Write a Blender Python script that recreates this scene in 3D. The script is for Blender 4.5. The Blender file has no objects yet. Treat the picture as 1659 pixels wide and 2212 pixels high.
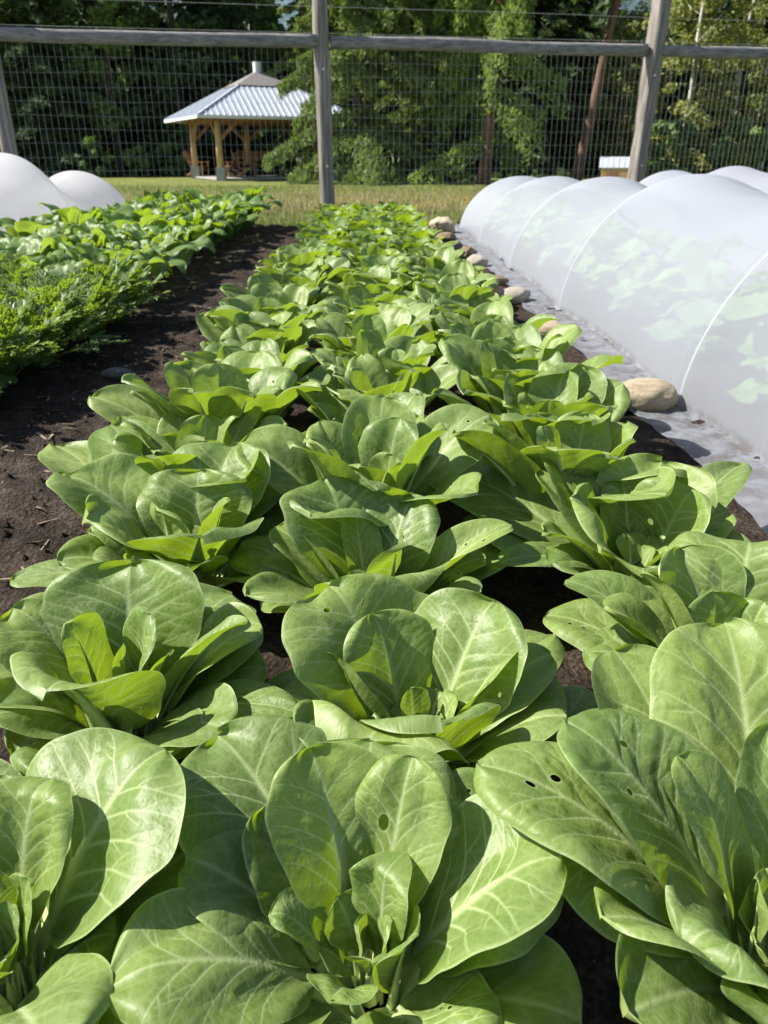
import bpy, math, random
import numpy as np
from mathutils import Vector, noise

R = math.radians
rng = np.random.default_rng(11)
random.seed(5)
sc = bpy.context.scene
col = sc.collection

# ------------------------------------------------------------------ camera
CAM_H, PITCH, FOC = 0.75, R(24.9), 1662.0      # focal length in units of a 1659 px wide picture
cam_d = bpy.data.cameras.new('camera')
cam = bpy.data.objects.new('camera', cam_d)
col.objects.link(cam)
cam.location = (0, 0, CAM_H)
cam.rotation_euler = (R(90) - PITCH, 0, 0)
cam_d.sensor_fit = 'VERTICAL'
cam_d.sensor_height = 34.6
cam_d.lens = 26.0
cam_d.clip_start = 0.02
cam_d.clip_end = 4000
cam_d.dof.use_dof = True
cam_d.dof.focus_distance = 1.0
cam_d.dof.aperture_fstop = 10.0
sc.camera = cam

# ------------------------------------------------------------------ light
SUN_EL, SUN_AZ = R(44), R(-84)                 # azimuth from +Y, clockwise
to_sun = Vector((math.sin(SUN_AZ) * math.cos(SUN_EL), math.cos(SUN_AZ) * math.cos(SUN_EL), math.sin(SUN_EL)))
w = bpy.data.worlds.new('World'); sc.world = w; w.use_nodes = True
nt = w.node_tree; nt.nodes.clear()
sky = nt.nodes.new('ShaderNodeTexSky'); sky.sky_type = 'NISHITA'; sky.sun_disc = False
sky.sun_elevation = SUN_EL; sky.sun_rotation = SUN_AZ
bg = nt.nodes.new('ShaderNodeBackground'); bg.inputs['Strength'].default_value = 0.078
wo = nt.nodes.new('ShaderNodeOutputWorld')
nt.links.new(sky.outputs[0], bg.inputs[0]); nt.links.new(bg.outputs[0], wo.inputs[0])
sl = bpy.data.lights.new('sun', 'SUN'); sl.energy = 5.0; sl.angle = R(0.53); sl.color = (1, 0.95, 0.86)
so = bpy.data.objects.new('sun', sl); col.objects.link(so)
so.location = (-20, 5, 20)
so.rotation_euler = to_sun.to_track_quat('Z', 'Y').to_euler()
sc.view_settings.view_transform = 'Standard'
sc.view_settings.look = 'None'
sc.view_settings.exposure = 1.05
sc.view_settings.gamma = 1

# ------------------------------------------------------------------ helpers
def unproj(px, py, z):
    """world point at height z seen at a position of the 1659 x 2212 picture"""
    x, y = (px - 829.5) / FOC, (1106 - py) / FOC
    d = Vector((x, math.cos(PITCH) + y * math.sin(PITCH), -math.sin(PITCH) + y * math.cos(PITCH)))
    k = (z - CAM_H) / d.z
    return Vector((0, 0, CAM_H)) + d * k

def depth(p):
    return p[1] * math.cos(PITCH) + (CAM_H - p[2]) * math.sin(PITCH)

def mesh_np(name, V, F, mat, uv=None, vein=None, smooth=True):
    """V (n,3), F list of arrays (m,k)"""
    me = bpy.data.meshes.new(name)
    V = np.asarray(V, dtype=np.float32)
    if not isinstance(F, (list, tuple)): F = [F]
    F = [np.asarray(f, dtype=np.int32) for f in F if len(f)]
    me.vertices.add(len(V)); me.vertices.foreach_set('co', V.ravel())
    idx = np.concatenate([f.ravel() for f in F])
    tot = np.concatenate([np.full(len(f), f.shape[1], np.int32) for f in F])
    st = np.concatenate([[0], np.cumsum(tot)[:-1]]).astype(np.int32)
    me.loops.add(len(idx)); me.loops.foreach_set('vertex_index', idx)
    me.polygons.add(len(tot)); me.polygons.foreach_set('loop_start', st); me.polygons.foreach_set('loop_total', tot)
    me.polygons.foreach_set('use_smooth', np.full(len(tot), smooth, bool))
    if uv is not None:
        l = me.uv_layers.new(name='UVMap')
        l.data.foreach_set('uv', np.asarray(uv, np.float32)[idx].ravel())
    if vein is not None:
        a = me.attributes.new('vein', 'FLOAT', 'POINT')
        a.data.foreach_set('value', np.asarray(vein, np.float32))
    me.update(calc_edges=True)
    if mat: me.materials.append(mat)
    return me

def link(name, me, parent=None, loc=None):
    o = bpy.data.objects.new(name, me); col.objects.link(o)
    if parent: o.parent = parent
    if loc is not None: o.location = loc
    return o

def empty(name, loc=(0, 0, 0), rz=0):
    o = bpy.data.objects.new(name, None); col.objects.link(o)
    o.location = loc; o.rotation_euler = (0, 0, rz); o.empty_display_size = 0.05
    return o

def tag(o, label=None, cat=None, group=None, kind=None):
    if label: o['label'] = label
    if cat: o['category'] = cat
    if group: o['group'] = group
    if kind: o['kind'] = kind
    return o

def copy_tree(o, parent=None):
    c = o.copy(); col.objects.link(c)
    if parent: c.parent = parent
    for ch in list(o.children): copy_tree(ch, c)
    return c

class MB:
    """collects boxes, tubes and strips into one mesh"""
    def __init__(s): s.V = []; s.F = {}; s.n = 0
    def add(s, V, faces):
        V = np.asarray(V, float); s.V.append(V)
        for f in faces: s.F.setdefault(len(f), []).append([i + s.n for i in f])
        s.n += len(V)
    def box(s, c, d, ax=None, bev=0.0):
        """box with centre c, full size d, axes ax (3 vectors)"""
        ax = ax or (Vector((1, 0, 0)), Vector((0, 1, 0)), Vector((0, 0, 1)))
        c = Vector(c)
        P = [c + ax[0] * (sx * d[0] / 2) + ax[1] * (sy * d[1] / 2) + ax[2] * (sz * d[2] / 2)
             for sz in (-1, 1) for sy in (-1, 1) for sx in (-1, 1)]
        s.add([tuple(p) for p in P], [(0, 2, 3, 1), (4, 5, 7, 6), (0, 1, 5, 4), (2, 6, 7, 3), (0, 4, 6, 2), (1, 3, 7, 5)])
    def beam(s, a, b, wd, ht):
        a, b = Vector(a), Vector(b); t = (b - a).normalized()
        up = Vector((0, 0, 1)) if abs(t.z) < 0.95 else Vector((0, 1, 0))
        sd = t.cross(up).normalized(); u2 = sd.cross(t).normalized()
        s.box((a + b) / 2, ((b - a).length, wd, ht), (t, sd, u2))
    def tube(s, pts, rad, n=8, cap=True, jit=0.0):
        pts = [Vector(p) for p in pts]; m = len(pts)
        if not hasattr(rad, '__len__'): rad = [rad] * m
        V = []
        ref = None
        for i, p in enumerate(pts):
            t = (pts[min(i + 1, m - 1)] - pts[max(i - 1, 0)]).normalized()
            if ref is None:
                ref = Vector((1, 0, 0)) if abs(t.x) < 0.9 else Vector((0, 1, 0))
            a = (ref - t * ref.dot(t)).normalized(); ref = a
            b = t.cross(a)
            for k in range(n):
                an = 2 * math.pi * k / n
                rr = rad[i] * (1 + jit * (random.random() - 0.5))
                V.append(tuple(p + (a * math.cos(an) + b * math.sin(an)) * rr))
        F = []
        for i in range(m - 1):
            for k in range(n):
                k2 = (k + 1) % n
                F.append((i * n + k, i * n + k2, (i + 1) * n + k2, (i + 1) * n + k))
        if cap:
            F.append(tuple(range(n - 1, -1, -1))); F.append(tuple((m - 1) * n + k for k in range(n)))
        s.add(V, F)
    def mesh(s, name, mat, smooth=False):
        return mesh_np(name, np.concatenate(s.V), [np.array(f) for f in s.F.values()], mat, smooth=smooth)
    def obj(s, name, mat, parent=None, smooth=False):
        return link(name, s.mesh(name, mat, smooth), parent)

# ------------------------------------------------------------------ materials
def newmat(name):
    m = bpy.data.materials.new(name); m.use_nodes = True
    t = m.node_tree; t.nodes.clear()
    out = t.nodes.new('ShaderNodeOutputMaterial')
    return m, t, out

class NB:
    def __init__(s, t): s.t = t
    def n(s, ty, **kw):
        nd = s.t.nodes.new(ty)
        for k, v in kw.items():
            if k.startswith('_'): setattr(nd, k[1:], v)
            else:
                key = k.replace('__', ' ')
                nd.inputs[key].default_value = v
        return nd
    def l(s, a, b): s.t.links.new(a, b)
    def noise(s, vec, scale, detail=4, rough=0.6, dist=0.0):
        nd = s.n('ShaderNodeTexNoise', Scale=scale, Detail=detail, Roughness=rough, Distortion=dist)
        if vec is not None: s.l(vec, nd.inputs['Vector'])
        return nd.outputs['Fac']
    def ramp(s, fac, stops):
        nd = s.n('ShaderNodeValToRGB'); e = nd.color_ramp.elements
        while len(e) < len(stops): e.new(0.5)
        for i, (p, c) in enumerate(stops):
            e[i].position = p; e[i].color = (*c, 1) if len(c) == 3 else c
        s.l(fac, nd.inputs[0]); return nd.outputs[0]
    def mix(s, fac, a, b, mode='MIX'):
        nd = s.n('ShaderNodeMix', _data_type='RGBA', _blend_type=mode)
        for sock, v in ((nd.inputs[0], fac), (nd.inputs[6], a), (nd.inputs[7], b)):
            if hasattr(v, 'links'): s.l(v, sock)
            elif isinstance(v, (int, float)): sock.default_value = v
            else: sock.default_value = (*v, 1)
        return nd.outputs[2]
    def math(s, op, a, b=None, clamp=False):
        nd = s.n('ShaderNodeMath', _operation=op, _use_clamp=clamp)
        for i, v in enumerate((a, b)):
            if v is None: continue
            if hasattr(v, 'links'): s.l(v, nd.inputs[i])
            else: nd.inputs[i].default_value = v
        return nd.outputs[0]
    def bump(s, h, strength, dist=0.01):
        nd = s.n('ShaderNodeBump', Strength=strength, Distance=dist); s.l(h, nd.inputs['Height']); return nd.outputs[0]

def mat_simple(name, stops, scale=(8, 8, 8), rough=0.8, bump=0.3, bdist=0.01, detail=6, coord='Object', spec=0.3, metal=0.0):
    m, t, out = newmat(name); b = NB(t)
    tc = b.n('ShaderNodeTexCoord'); mp = b.n('ShaderNodeMapping'); mp.inputs['Scale'].default_value = scale
    b.l(tc.outputs[coord], mp.inputs[0])
    f = b.noise(mp.outputs[0], 1.0, detail, 0.65)
    c = b.ramp(f, stops)
    p = b.n('ShaderNodeBsdfPrincipled', Roughness=rough, Metallic=metal)
    p.inputs['Specular IOR Level'].default_value = spec
    b.l(c, p.inputs['Base Color'])
    if bump: b.l(b.bump(f, bump, bdist), p.inputs['Normal'])
    b.l(p.outputs[0], out.inputs[0])
    return m

def mat_leaf(name, c_dark, c_light, c_vein, c_back, c_trans, trans=0.33, rough=0.42, ret=1.0, veins=True, uvscale=55, spec=0.5, bump=0.35):
    """double-sided leaf: waxy upper face, paler underside, light through the blade"""
    m, t, out = newmat(name); b = NB(t)
    uv = b.n('ShaderNodeUVMap'); oi = b.n('ShaderNodeObjectInfo'); geo = b.n('ShaderNodeNewGeometry')
    tc = b.n('ShaderNodeTexCoord')
    big = b.noise(tc.outputs['Object'], 14, 3, 0.55)
    col_ = b.mix(b.math('MULTIPLY_ADD', big, 1.6, True), c_dark, c_light)
    nd = t.nodes[-1]
    # MULTIPLY_ADD third input
    for q in t.nodes:
        if q.type == 'MATH' and q.operation == 'MULTIPLY_ADD': q.inputs[1].default_value = 1.7; q.inputs[2].default_value = -0.35; q.use_clamp = True
    hs = b.n('ShaderNodeHueSaturation')
    b.l(b.math('MULTIPLY_ADD', oi.outputs['Random'], 0.0), hs.inputs['Value'])
    q = hs.inputs['Value'].links[0].from_node; q.inputs[1].default_value = 0.36; q.inputs[2].default_value = 0.82
    b.l(b.math('MULTIPLY_ADD', oi.outputs['Random'], 0.0), hs.inputs['Hue'])
    q = hs.inputs['Hue'].links[0].from_node; q.inputs[1].default_value = -0.022; q.inputs[2].default_value = 0.511
    b.l(col_, hs.inputs['Color'])
    base = hs.outputs[0]
    h = None
    if veins:
        at = b.n('ShaderNodeAttribute', _attribute_name='vein')
        v = at.outputs['Fac']
        wv = b.n('ShaderNodeTexNoise', Scale=uvscale * 0.8, Detail=2)
        b.l(uv.outputs[0], wv.inputs['Vector'])
        wm = b.n('ShaderNodeVectorMath', _operation='SCALE'); b.l(wv.outputs['Color'], wm.inputs[0]); wm.inputs['Scale'].default_value = 0.010
        wa = b.n('ShaderNodeVectorMath', _operation='ADD'); b.l(uv.outputs[0], wa.inputs[0]); b.l(wm.outputs[0], wa.inputs[1])
        hts = []
        pal = None
        for scl, amt in ((uvscale, 0.55), (uvscale * 2.7, 0.35)):
            vo = b.n('ShaderNodeTexVoronoi', _feature='DISTANCE_TO_EDGE', Scale=scl); b.l(wa.outputs[0], vo.inputs['Vector'])
            e = b.n('ShaderNodeMapRange', _interpolation_type='SMOOTHSTEP'); b.l(vo.outputs['Distance'], e.inputs[0])
            e.inputs[1].default_value = 0.0; e.inputs[2].default_value = 0.16; e.inputs[3].default_value = 1.0; e.inputs[4].default_value = 0.0
            line = b.math('MULTIPLY', e.outputs[0], amt * ret)
            pal = line if pal is None else b.math('MAXIMUM', pal, line)
            e2 = b.n('ShaderNodeMapRange', _interpolation_type='SMOOTHSTEP'); b.l(vo.outputs['Distance'], e2.inputs[0])
            e2.inputs[2].default_value = 0.35
            hts.append(b.math('MULTIPLY', e2.outputs[0], amt))
        base = b.mix(b.math('MULTIPLY', pal, 0.24), base, c_vein)
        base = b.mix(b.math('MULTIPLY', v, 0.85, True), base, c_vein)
        fine = b.noise(uv.outputs[0], 900, 2, 0.5)
        # small pale specks and scars of a leaf that grew outside
        sp = b.n('ShaderNodeTexVoronoi', Scale=130); b.l(uv.outputs[0], sp.inputs['Vector'])
        spm = b.math('MULTIPLY', b.math('LESS_THAN', sp.outputs['Distance'], 0.09), b.math('GREATER_THAN', b.noise(uv.outputs[0], 40, 2), 0.56))
        base = b.mix(b.math('MULTIPLY', spm, 0.35), base, (0.55, 0.6, 0.4))
        h = b.math('ADD', b.math('ADD', hts[0], hts[1]), b.math('MULTIPLY', fine, 0.12))
        h = b.math('SUBTRACT', h, b.math('MULTIPLY', v, 0.5))
    backc = b.mix(0.6, base, c_back)
    colr = b.mix(geo.outputs['Backfacing'], base, backc)
    p = b.n('ShaderNodeBsdfPrincipled')
    b.l(colr, p.inputs['Base Color'])
    rr = b.n('ShaderNodeMapRange'); b.l(geo.outputs['Backfacing'], rr.inputs[0]); rr.inputs[3].default_value = rough; rr.inputs[4].default_value = min(1, rough + 0.22)
    b.l(rr.outputs[0], p.inputs['Roughness'])
    p.inputs['Specular IOR Level'].default_value = spec
    tr = b.n('ShaderNodeBsdfTranslucent')
    if veins: b.l(b.mix(b.math('MULTIPLY', v, 0.6, True), c_trans, (0.6, 0.7, 0.3)), tr.inputs[0])
    else: tr.inputs[0].default_value = (*c_trans, 1)
    if h is not None:
        bn = b.bump(h, bump, 0.0011); b.l(bn, p.inputs['Normal']); b.l(bn, tr.inputs['Normal'])
    mx = b.n('ShaderNodeMixShader', Fac=trans); b.l(p.outputs[0], mx.inputs[1]); b.l(tr.outputs[0], mx.inputs[2])
    b.l(mx.outputs[0], out.inputs[0])
    return m

M = {}
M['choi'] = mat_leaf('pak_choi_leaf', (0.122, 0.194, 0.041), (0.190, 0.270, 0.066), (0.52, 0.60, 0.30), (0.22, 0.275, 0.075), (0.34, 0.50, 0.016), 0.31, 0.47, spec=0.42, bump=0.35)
M['choi_far'] = mat_leaf('pak_choi_leaf_far', (0.13, 0.202, 0.042), (0.198, 0.278, 0.068), (0.42, 0.52, 0.25), (0.22, 0.28, 0.085), (0.36, 0.52, 0.010), 0.33, 0.50, veins=False)
M['broad'] = mat_leaf('broad_leaf', (0.085, 0.16, 0.03), (0.15, 0.24, 0.055), (0.25, 0.38, 0.12), (0.13, 0.22, 0.05), (0.33, 0.48, 0.02), 0.38, 0.48, uvscale=30, bump=0.8)
M['feather'] = mat_leaf('feathery_leaf', (0.09, 0.155, 0.04), (0.16, 0.235, 0.07), (0.25, 0.38, 0.12), (0.13, 0.22, 0.05), (0.32, 0.46, 0.03), 0.38, 0.5, veins=False)
M['squash'] = mat_leaf('covered_leaf', (0.16, 0.30, 0.08), (0.24, 0.38, 0.12), (0.3, 0.4, 0.2), (0.12, 0.2, 0.06), (0.25, 0.45, 0.03), 0.35, 0.55, veins=False)
M['spruce'] = mat_leaf('spruce_needles', (0.09, 0.135, 0.045), (0.22, 0.27, 0.095), (0, 0, 0), (0.11, 0.16, 0.05), (0.2, 0.3, 0.04), 0.3, 0.6, veins=False, spec=0.25)
M['larch'] = mat_leaf('larch_needles', (0.12, 0.19, 0.045), (0.23, 0.30, 0.09), (0, 0, 0), (0.18, 0.25, 0.07), (0.3, 0.42, 0.06), 0.35, 0.6, veins=False, spec=0.25)
M['birch'] = mat_leaf('birch_leaves', (0.14, 0.165, 0.045), (0.29, 0.30, 0.10), (0, 0, 0), (0.19, 0.21, 0.08), (0.3, 0.36, 0.04), 0.32, 0.5, veins=False, spec=0.35)
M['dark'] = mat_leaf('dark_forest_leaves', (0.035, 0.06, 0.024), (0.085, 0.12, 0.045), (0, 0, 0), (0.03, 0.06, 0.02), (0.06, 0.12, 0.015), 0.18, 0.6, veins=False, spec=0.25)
M['maple'] = mat_leaf('maple_leaves', (0.07, 0.125, 0.035), (0.17, 0.24, 0.08), (0, 0, 0), (0.1, 0.17, 0.05), (0.2, 0.36, 0.02), 0.3, 0.42, veins=False, spec=0.45)

M['stalk'] = mat_simple('pale_stalk', [(0.3, (0.30, 0.40, 0.12)), (0.7, (0.46, 0.54, 0.26))], (30, 30, 12), 0.4, 0.1, 0.001, spec=0.5)
M['hoop'] = mat_simple('white_plastic', [(0, (0.75, 0.76, 0.77)), (1, (0.85, 0.86, 0.87))], rough=0.35, bump=0)
M['post'] = mat_simple('weathered_post', [(0.25, (0.07, 0.06, 0.053)), (0.48, (0.21, 0.187, 0.168)), (0.7, (0.43, 0.38, 0.335))], (42, 42, 2.0), 0.85, 0.8, 0.012)
M['rail'] = mat_simple('weathered_rail', [(0.3, (0.10, 0.094, 0.09)), (0.5, (0.22, 0.207, 0.20)), (0.72, (0.35, 0.33, 0.315))], (2.0, 40, 40), 0.85, 0.7, 0.01)
M['wire'] = mat_simple('galvanised_wire', [(0, (0.35, 0.36, 0.36)), (1, (0.55, 0.56, 0.56))], rough=0.5, bump=0, metal=0.4)
M['timber'] = mat_simple('oiled_timber', [(0.3, (0.23, 0.115, 0.05)), (0.7, (0.38, 0.20, 0.09))], (14, 14, 2), 0.6, 0.3, 0.01)
M['log'] = mat_simple('peeled_log', [(0.3, (0.42, 0.26, 0.12)), (0.7, (0.58, 0.40, 0.22))], (14, 14, 2), 0.6, 0.3, 0.01)
M['concrete'] = mat_simple('grey_concrete', [(0.3, (0.28, 0.27, 0.26)), (0.7, (0.40, 0.39, 0.37))], (9, 9, 9), 0.9, 0.3)
M['roof'] = mat_simple('roof_metal', [(0.2, (0.46, 0.50, 0.57)), (0.8, (0.56, 0.60, 0.67))], (3, 3, 3), 0.45, 0.05, spec=0.5, metal=0.25)
M['shingle'] = mat_simple('grey_boards', [(0.3, (0.14, 0.13, 0.125)), (0.7, (0.27, 0.25, 0.24))], (18, 18, 3), 0.8, 0.3)
M['white'] = mat_simple('white_paint', [(0, (0.7, 0.7, 0.68)), (1, (0.8, 0.8, 0.78))], rough=0.5, bump=0)
M['ply'] = mat_simple('plywood', [(0.3, (0.42, 0.24, 0.10)), (0.7, (0.55, 0.35, 0.17))], (3, 3, 12), 0.7, 0.1)
M['bark'] = mat_simple('grey_bark', [(0.3, (0.03, 0.025, 0.02)), (0.7, (0.12, 0.095, 0.075))], (14, 14, 3), 0.95, 0.9, 0.03)
M['pine_bark'] = mat_simple('pine_bark', [(0.3, (0.07, 0.04, 0.028)), (0.7, (0.24, 0.14, 0.10))], (10, 10, 3), 0.95, 0.9, 0.03)
M['birch_bark'] = mat_simple('birch_bark', [(0.36, (0.08, 0.07, 0.06)), (0.44, (0.55, 0.53, 0.49)), (0.8, (0.66, 0.64, 0.6))], (5, 5, 22), 0.8, 0.3, 0.01)
M['black'] = mat_simple('charred_metal', [(0.3, (0.012, 0.012, 0.012)), (0.7, (0.035, 0.032, 0.03))], rough=0.8)
M['steel'] = mat_simple('zinc_bolt', [(0, (0.5, 0.5, 0.5)), (1, (0.7, 0.7, 0.7))], rough=0.3, bump=0, metal=0.9)

def mat_soil():
    m, t, out = newmat('garden_soil'); b = NB(t)
    tc = b.n('ShaderNodeTexCoord'); o = tc.outputs['Object']
    f1 = b.noise(o, 9, 8, 0.7); f2 = b.noise(o, 90, 6, 0.7)
    vo = b.n('ShaderNodeTexVoronoi', Scale=120); b.l(o, vo.inputs['Vector'])
    c = b.ramp(b.math('ADD', b.math('MULTIPLY', f1, 0.5), b.math('MULTIPLY', f2, 0.5)),
               [(0.36, (0.014, 0.010, 0.008)), (0.5, (0.044, 0.032, 0.025)), (0.64, (0.12, 0.09, 0.072))])
    # scattered straw bits and pale grit
    v2 = b.n('ShaderNodeTexVoronoi', Scale=60); b.l(o, v2.inputs['Vector'])
    straw = b.math('MULTIPLY', b.math('LESS_THAN', v2.outputs['Distance'], 0.10), b.math('GREATER_THAN', b.noise(o, 15, 2), 0.58))
    c = b.mix(b.math('MULTIPLY', straw, 0.7), c, (0.24, 0.19, 0.14))
    p = b.n('ShaderNodeBsdfPrincipled', Roughness=0.97); p.inputs['Specular IOR Level'].default_value = 0.15
    b.l(c, p.inputs['Base Color'])
    h = b.math('ADD', b.math('MULTIPLY', f2, 1.0), b.math('MULTIPLY', vo.outputs['Distance'], 0.6))
    b.l(b.bump(h, 1.0, 0.012), p.inputs['Normal'])
    b.l(p.outputs[0], out.inputs[0]); return m
M['soil'] = mat_soil()

def mat_lawn():
    m, t, out = newmat('lawn_grass'); b = NB(t)
    tc = b.n('ShaderNodeTexCoord'); o = tc.outputs['Object']
    f1 = b.noise(o, 0.8, 5, 0.65); f2 = b.noise(o, 14, 6, 0.75); f3 = b.noise(o, 80, 4, 0.7)
    sx = b.n('ShaderNodeSeparateXYZ'); b.l(o, sx.inputs[0])
    # a drier, longer belt of grass crosses the lawn beyond the fence
    mr = b.n('ShaderNodeMapRange', _interpolation_type='SMOOTHSTEP'); b.l(sx.outputs[1], mr.inputs[0]); mr.inputs[1].default_value = 11.8; mr.inputs[2].default_value = 13.5
    mr2 = b.n('ShaderNodeMapRange', _interpolation_type='SMOOTHSTEP'); b.l(sx.outputs[1], mr2.inputs[0]); mr2.inputs[1].default_value = 22; mr2.inputs[2].default_value = 17; 
    belt = b.math('MULTIPLY', mr.outputs[0], mr2.outputs[0])
    g = b.ramp(b.math('ADD', b.math('MULTIPLY', f1, 0.4), b.math('MULTIPLY', f2, 0.6)), [(0.35, (0.12, 0.16, 0.03)), (0.5, (0.19, 0.22, 0.05)), (0.66, (0.28, 0.28, 0.095))])
    d = b.ramp(f2, [(0.35, (0.22, 0.20, 0.06)), (0.65, (0.38, 0.33, 0.16))])
    c = b.mix(b.math('MULTIPLY', belt, 0.7), g, d)
    p = b.n('ShaderNodeBsdfPrincipled', Roughness=0.9); p.inputs['Specular IOR Level'].default_value = 0.2
    b.l(c, p.inputs['Base Color']); b.l(b.bump(f3, 1.0, 0.04), p.inputs['Normal'])
    b.l(p.outputs[0], out.inputs[0]); return m
M['lawn'] = mat_lawn()

def mat_blade(name, a, bb):
    m, t, out = newmat(name); b = NB(t)
    tc = b.n('ShaderNodeTexCoord')
    c = b.ramp(b.noise(tc.outputs['Object'], 3.0, 5, 0.7), [(0.35, a), (0.65, bb)])
    p = b.n('ShaderNodeBsdfPrincipled', Roughness=0.6); b.l(c, p.inputs['Base Color'])
    tr = b.n('ShaderNodeBsdfTranslucent'); b.l(c, tr.inputs[0])
    mx = b.n('ShaderNodeMixShader', Fac=0.35); b.l(p.outputs[0], mx.inputs[1]); b.l(tr.outputs[0], mx.inputs[2]); b.l(mx.outputs[0], out.inputs[0])
    return m
M['blade'] = mat_blade('grass_blades', (0.15, 0.19, 0.04), (0.28, 0.28, 0.10))
M['dry'] = mat_blade('dry_grass_blades', (0.26, 0.24, 0.08), (0.44, 0.38, 0.19))
M['yellow'] = mat_simple('yellow_petals', [(0, (0.75, 0.5, 0.02)), (1, (0.85, 0.62, 0.05))], rough=0.7, bump=0)

def mat_fabric(name, transp, white, through=0.42):
    m, t, out = newmat(name); b = NB(t)
    tc = b.n('ShaderNodeTexCoord'); o = tc.outputs['Object']
    # mud splashed on the skirt: soil colour where the cloth lies on the ground
    sx = b.n('ShaderNodeSeparateXYZ'); b.l(o, sx.inputs[0])
    low = b.n('ShaderNodeMapRange'); b.l(sx.outputs[2], low.inputs[0]); low.inputs[1].default_value = 0.045; low.inputs[2].default_value = 0.0
    f = b.noise(o, 16, 7, 0.72)
    mud = b.math('MULTIPLY', low.outputs[0], b.ramp(f, [(0.40, (0, 0, 0)), (0.58, (1, 1, 1))]))
    c = b.mix(b.math('MULTIPLY', mud, 0.92), white, (0.18, 0.145, 0.12))
    df = b.n('ShaderNodeBsdfPrincipled', Roughness=0.55); b.l(c, df.inputs['Base Color']); df.inputs['Specular IOR Level'].default_value = 0.25
    tl = b.n('ShaderNodeBsdfTranslucent'); b.l(c, tl.inputs[0])
    m1 = b.n('ShaderNodeMixShader', Fac=through); b.l(df.outputs[0], m1.inputs[1]); b.l(tl.outputs[0], m1.inputs[2])
    tp = b.n('ShaderNodeBsdfTransparent')
    m2 = b.n('ShaderNodeMixShader'); lw = b.n('ShaderNodeLayerWeight', Blend=0.45); mr = b.n('ShaderNodeMapRange'); b.l(lw.outputs['Facing'], mr.inputs[0]); mr.inputs[3].default_value = 1 - transp; mr.inputs[4].default_value = 1 - transp * .25; b.l(mr.outputs[0], m2.inputs[0]); b.l(tp.outputs[0], m2.inputs[1]); b.l(m1.outputs[0], m2.inputs[2])
    wv = b.noise(o, 240, 2, 0.5)
    b.l(b.bump(wv, 0.15, 0.002), df.inputs['Normal'])
    b.l(m2.outputs[0], out.inputs[0]); return m
M['fabric'] = mat_fabric('insect_mesh', 0.62, (0.485, 0.515, 0.585))
M['fabric2'] = mat_fabric('frost_fleece', 0.10, (0.84, 0.845, 0.86), 0.68)

def mat_rock(name, a, bb, c3):
    m, t, out = newmat(name); b = NB(t)
    tc = b.n('ShaderNodeTexCoord'); o = tc.outputs['Object']
    mp = b.n('ShaderNodeMapping'); mp.inputs['Scale'].default_value = (0.9, 4.5, 7); mp.inputs['Rotation'].default_value = (0.3, 0.2, 0.35); b.l(o, mp.inputs[0])
    f1 = b.noise(mp.outputs[0], 1.0, 6, 0.7, 0.4); f2 = b.noise(o, 9, 8, 0.78)
    c = b.ramp(b.math('ADD', b.math('MULTIPLY', f1, 0.65), b.math('MULTIPLY', f2, 0.35)), [(0.34, a), (0.5, bb), (0.66, c3)])
    sp = b.noise(o, 42, 3, 0.6)
    c = b.mix(b.math('MULTIPLY', b.math('GREATER_THAN', sp, 0.62), 0.45), c, (0.07, 0.06, 0.05))
    p = b.n('ShaderNodeBsdfPrincipled', Roughness=0.8); p.inputs['Specular IOR Level'].default_value = 0.3
    b.l(c, p.inputs['Base Color']); b.l(b.bump(f2, 0.9, 0.02), p.inputs['Normal'])
    b.l(p.outputs[0], out.inputs[0]); return m
M['rock_tan'] = mat_rock('tan_rock', (0.38, 0.285, 0.18), (0.60, 0.49, 0.34), (0.72, 0.63, 0.49))
M['rock_brown'] = mat_rock('brown_rock', (0.17, 0.115, 0.08), (0.33, 0.235, 0.16), (0.42, 0.32, 0.23))
M['rock_grey'] = mat_rock('grey_rock', (0.13, 0.125, 0.12), (0.20, 0.195, 0.19), (0.33, 0.32, 0.31))
M['rock_pale'] = mat_rock('pale_rock', (0.38, 0.32, 0.25), (0.56, 0.49, 0.40), (0.66, 0.61, 0.53))

# ------------------------------------------------------------------ ground
def gz(x, y):
    return -0.16 * min(1.0, max(0.0, (y - 9.8) / 24.0))
ys = np.concatenate([np.linspace(-40, 9.6, 12), np.linspace(10, 36, 27), np.array([45, 70, 120, 300, 900, 2500])])
xs = np.concatenate([[-2500, -600, -150], np.linspace(-50, 50, 21), [150, 600, 2500]])
V = [(x, y, gz(x, y) - 0.03) for y in ys for x in xs]
nx = len(xs)
F = [(j * nx + i, j * nx + i + 1, (j + 1) * nx + i + 1, (j + 1) * nx + i) for j in range(len(ys) - 1) for i in range(nx - 1)]
tag(link('lawn', mesh_np('lawn', V, np.array(F), M['lawn'])), 'mown sunlit lawn with a drier belt beyond the wire fence', 'lawn', kind='structure')

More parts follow.
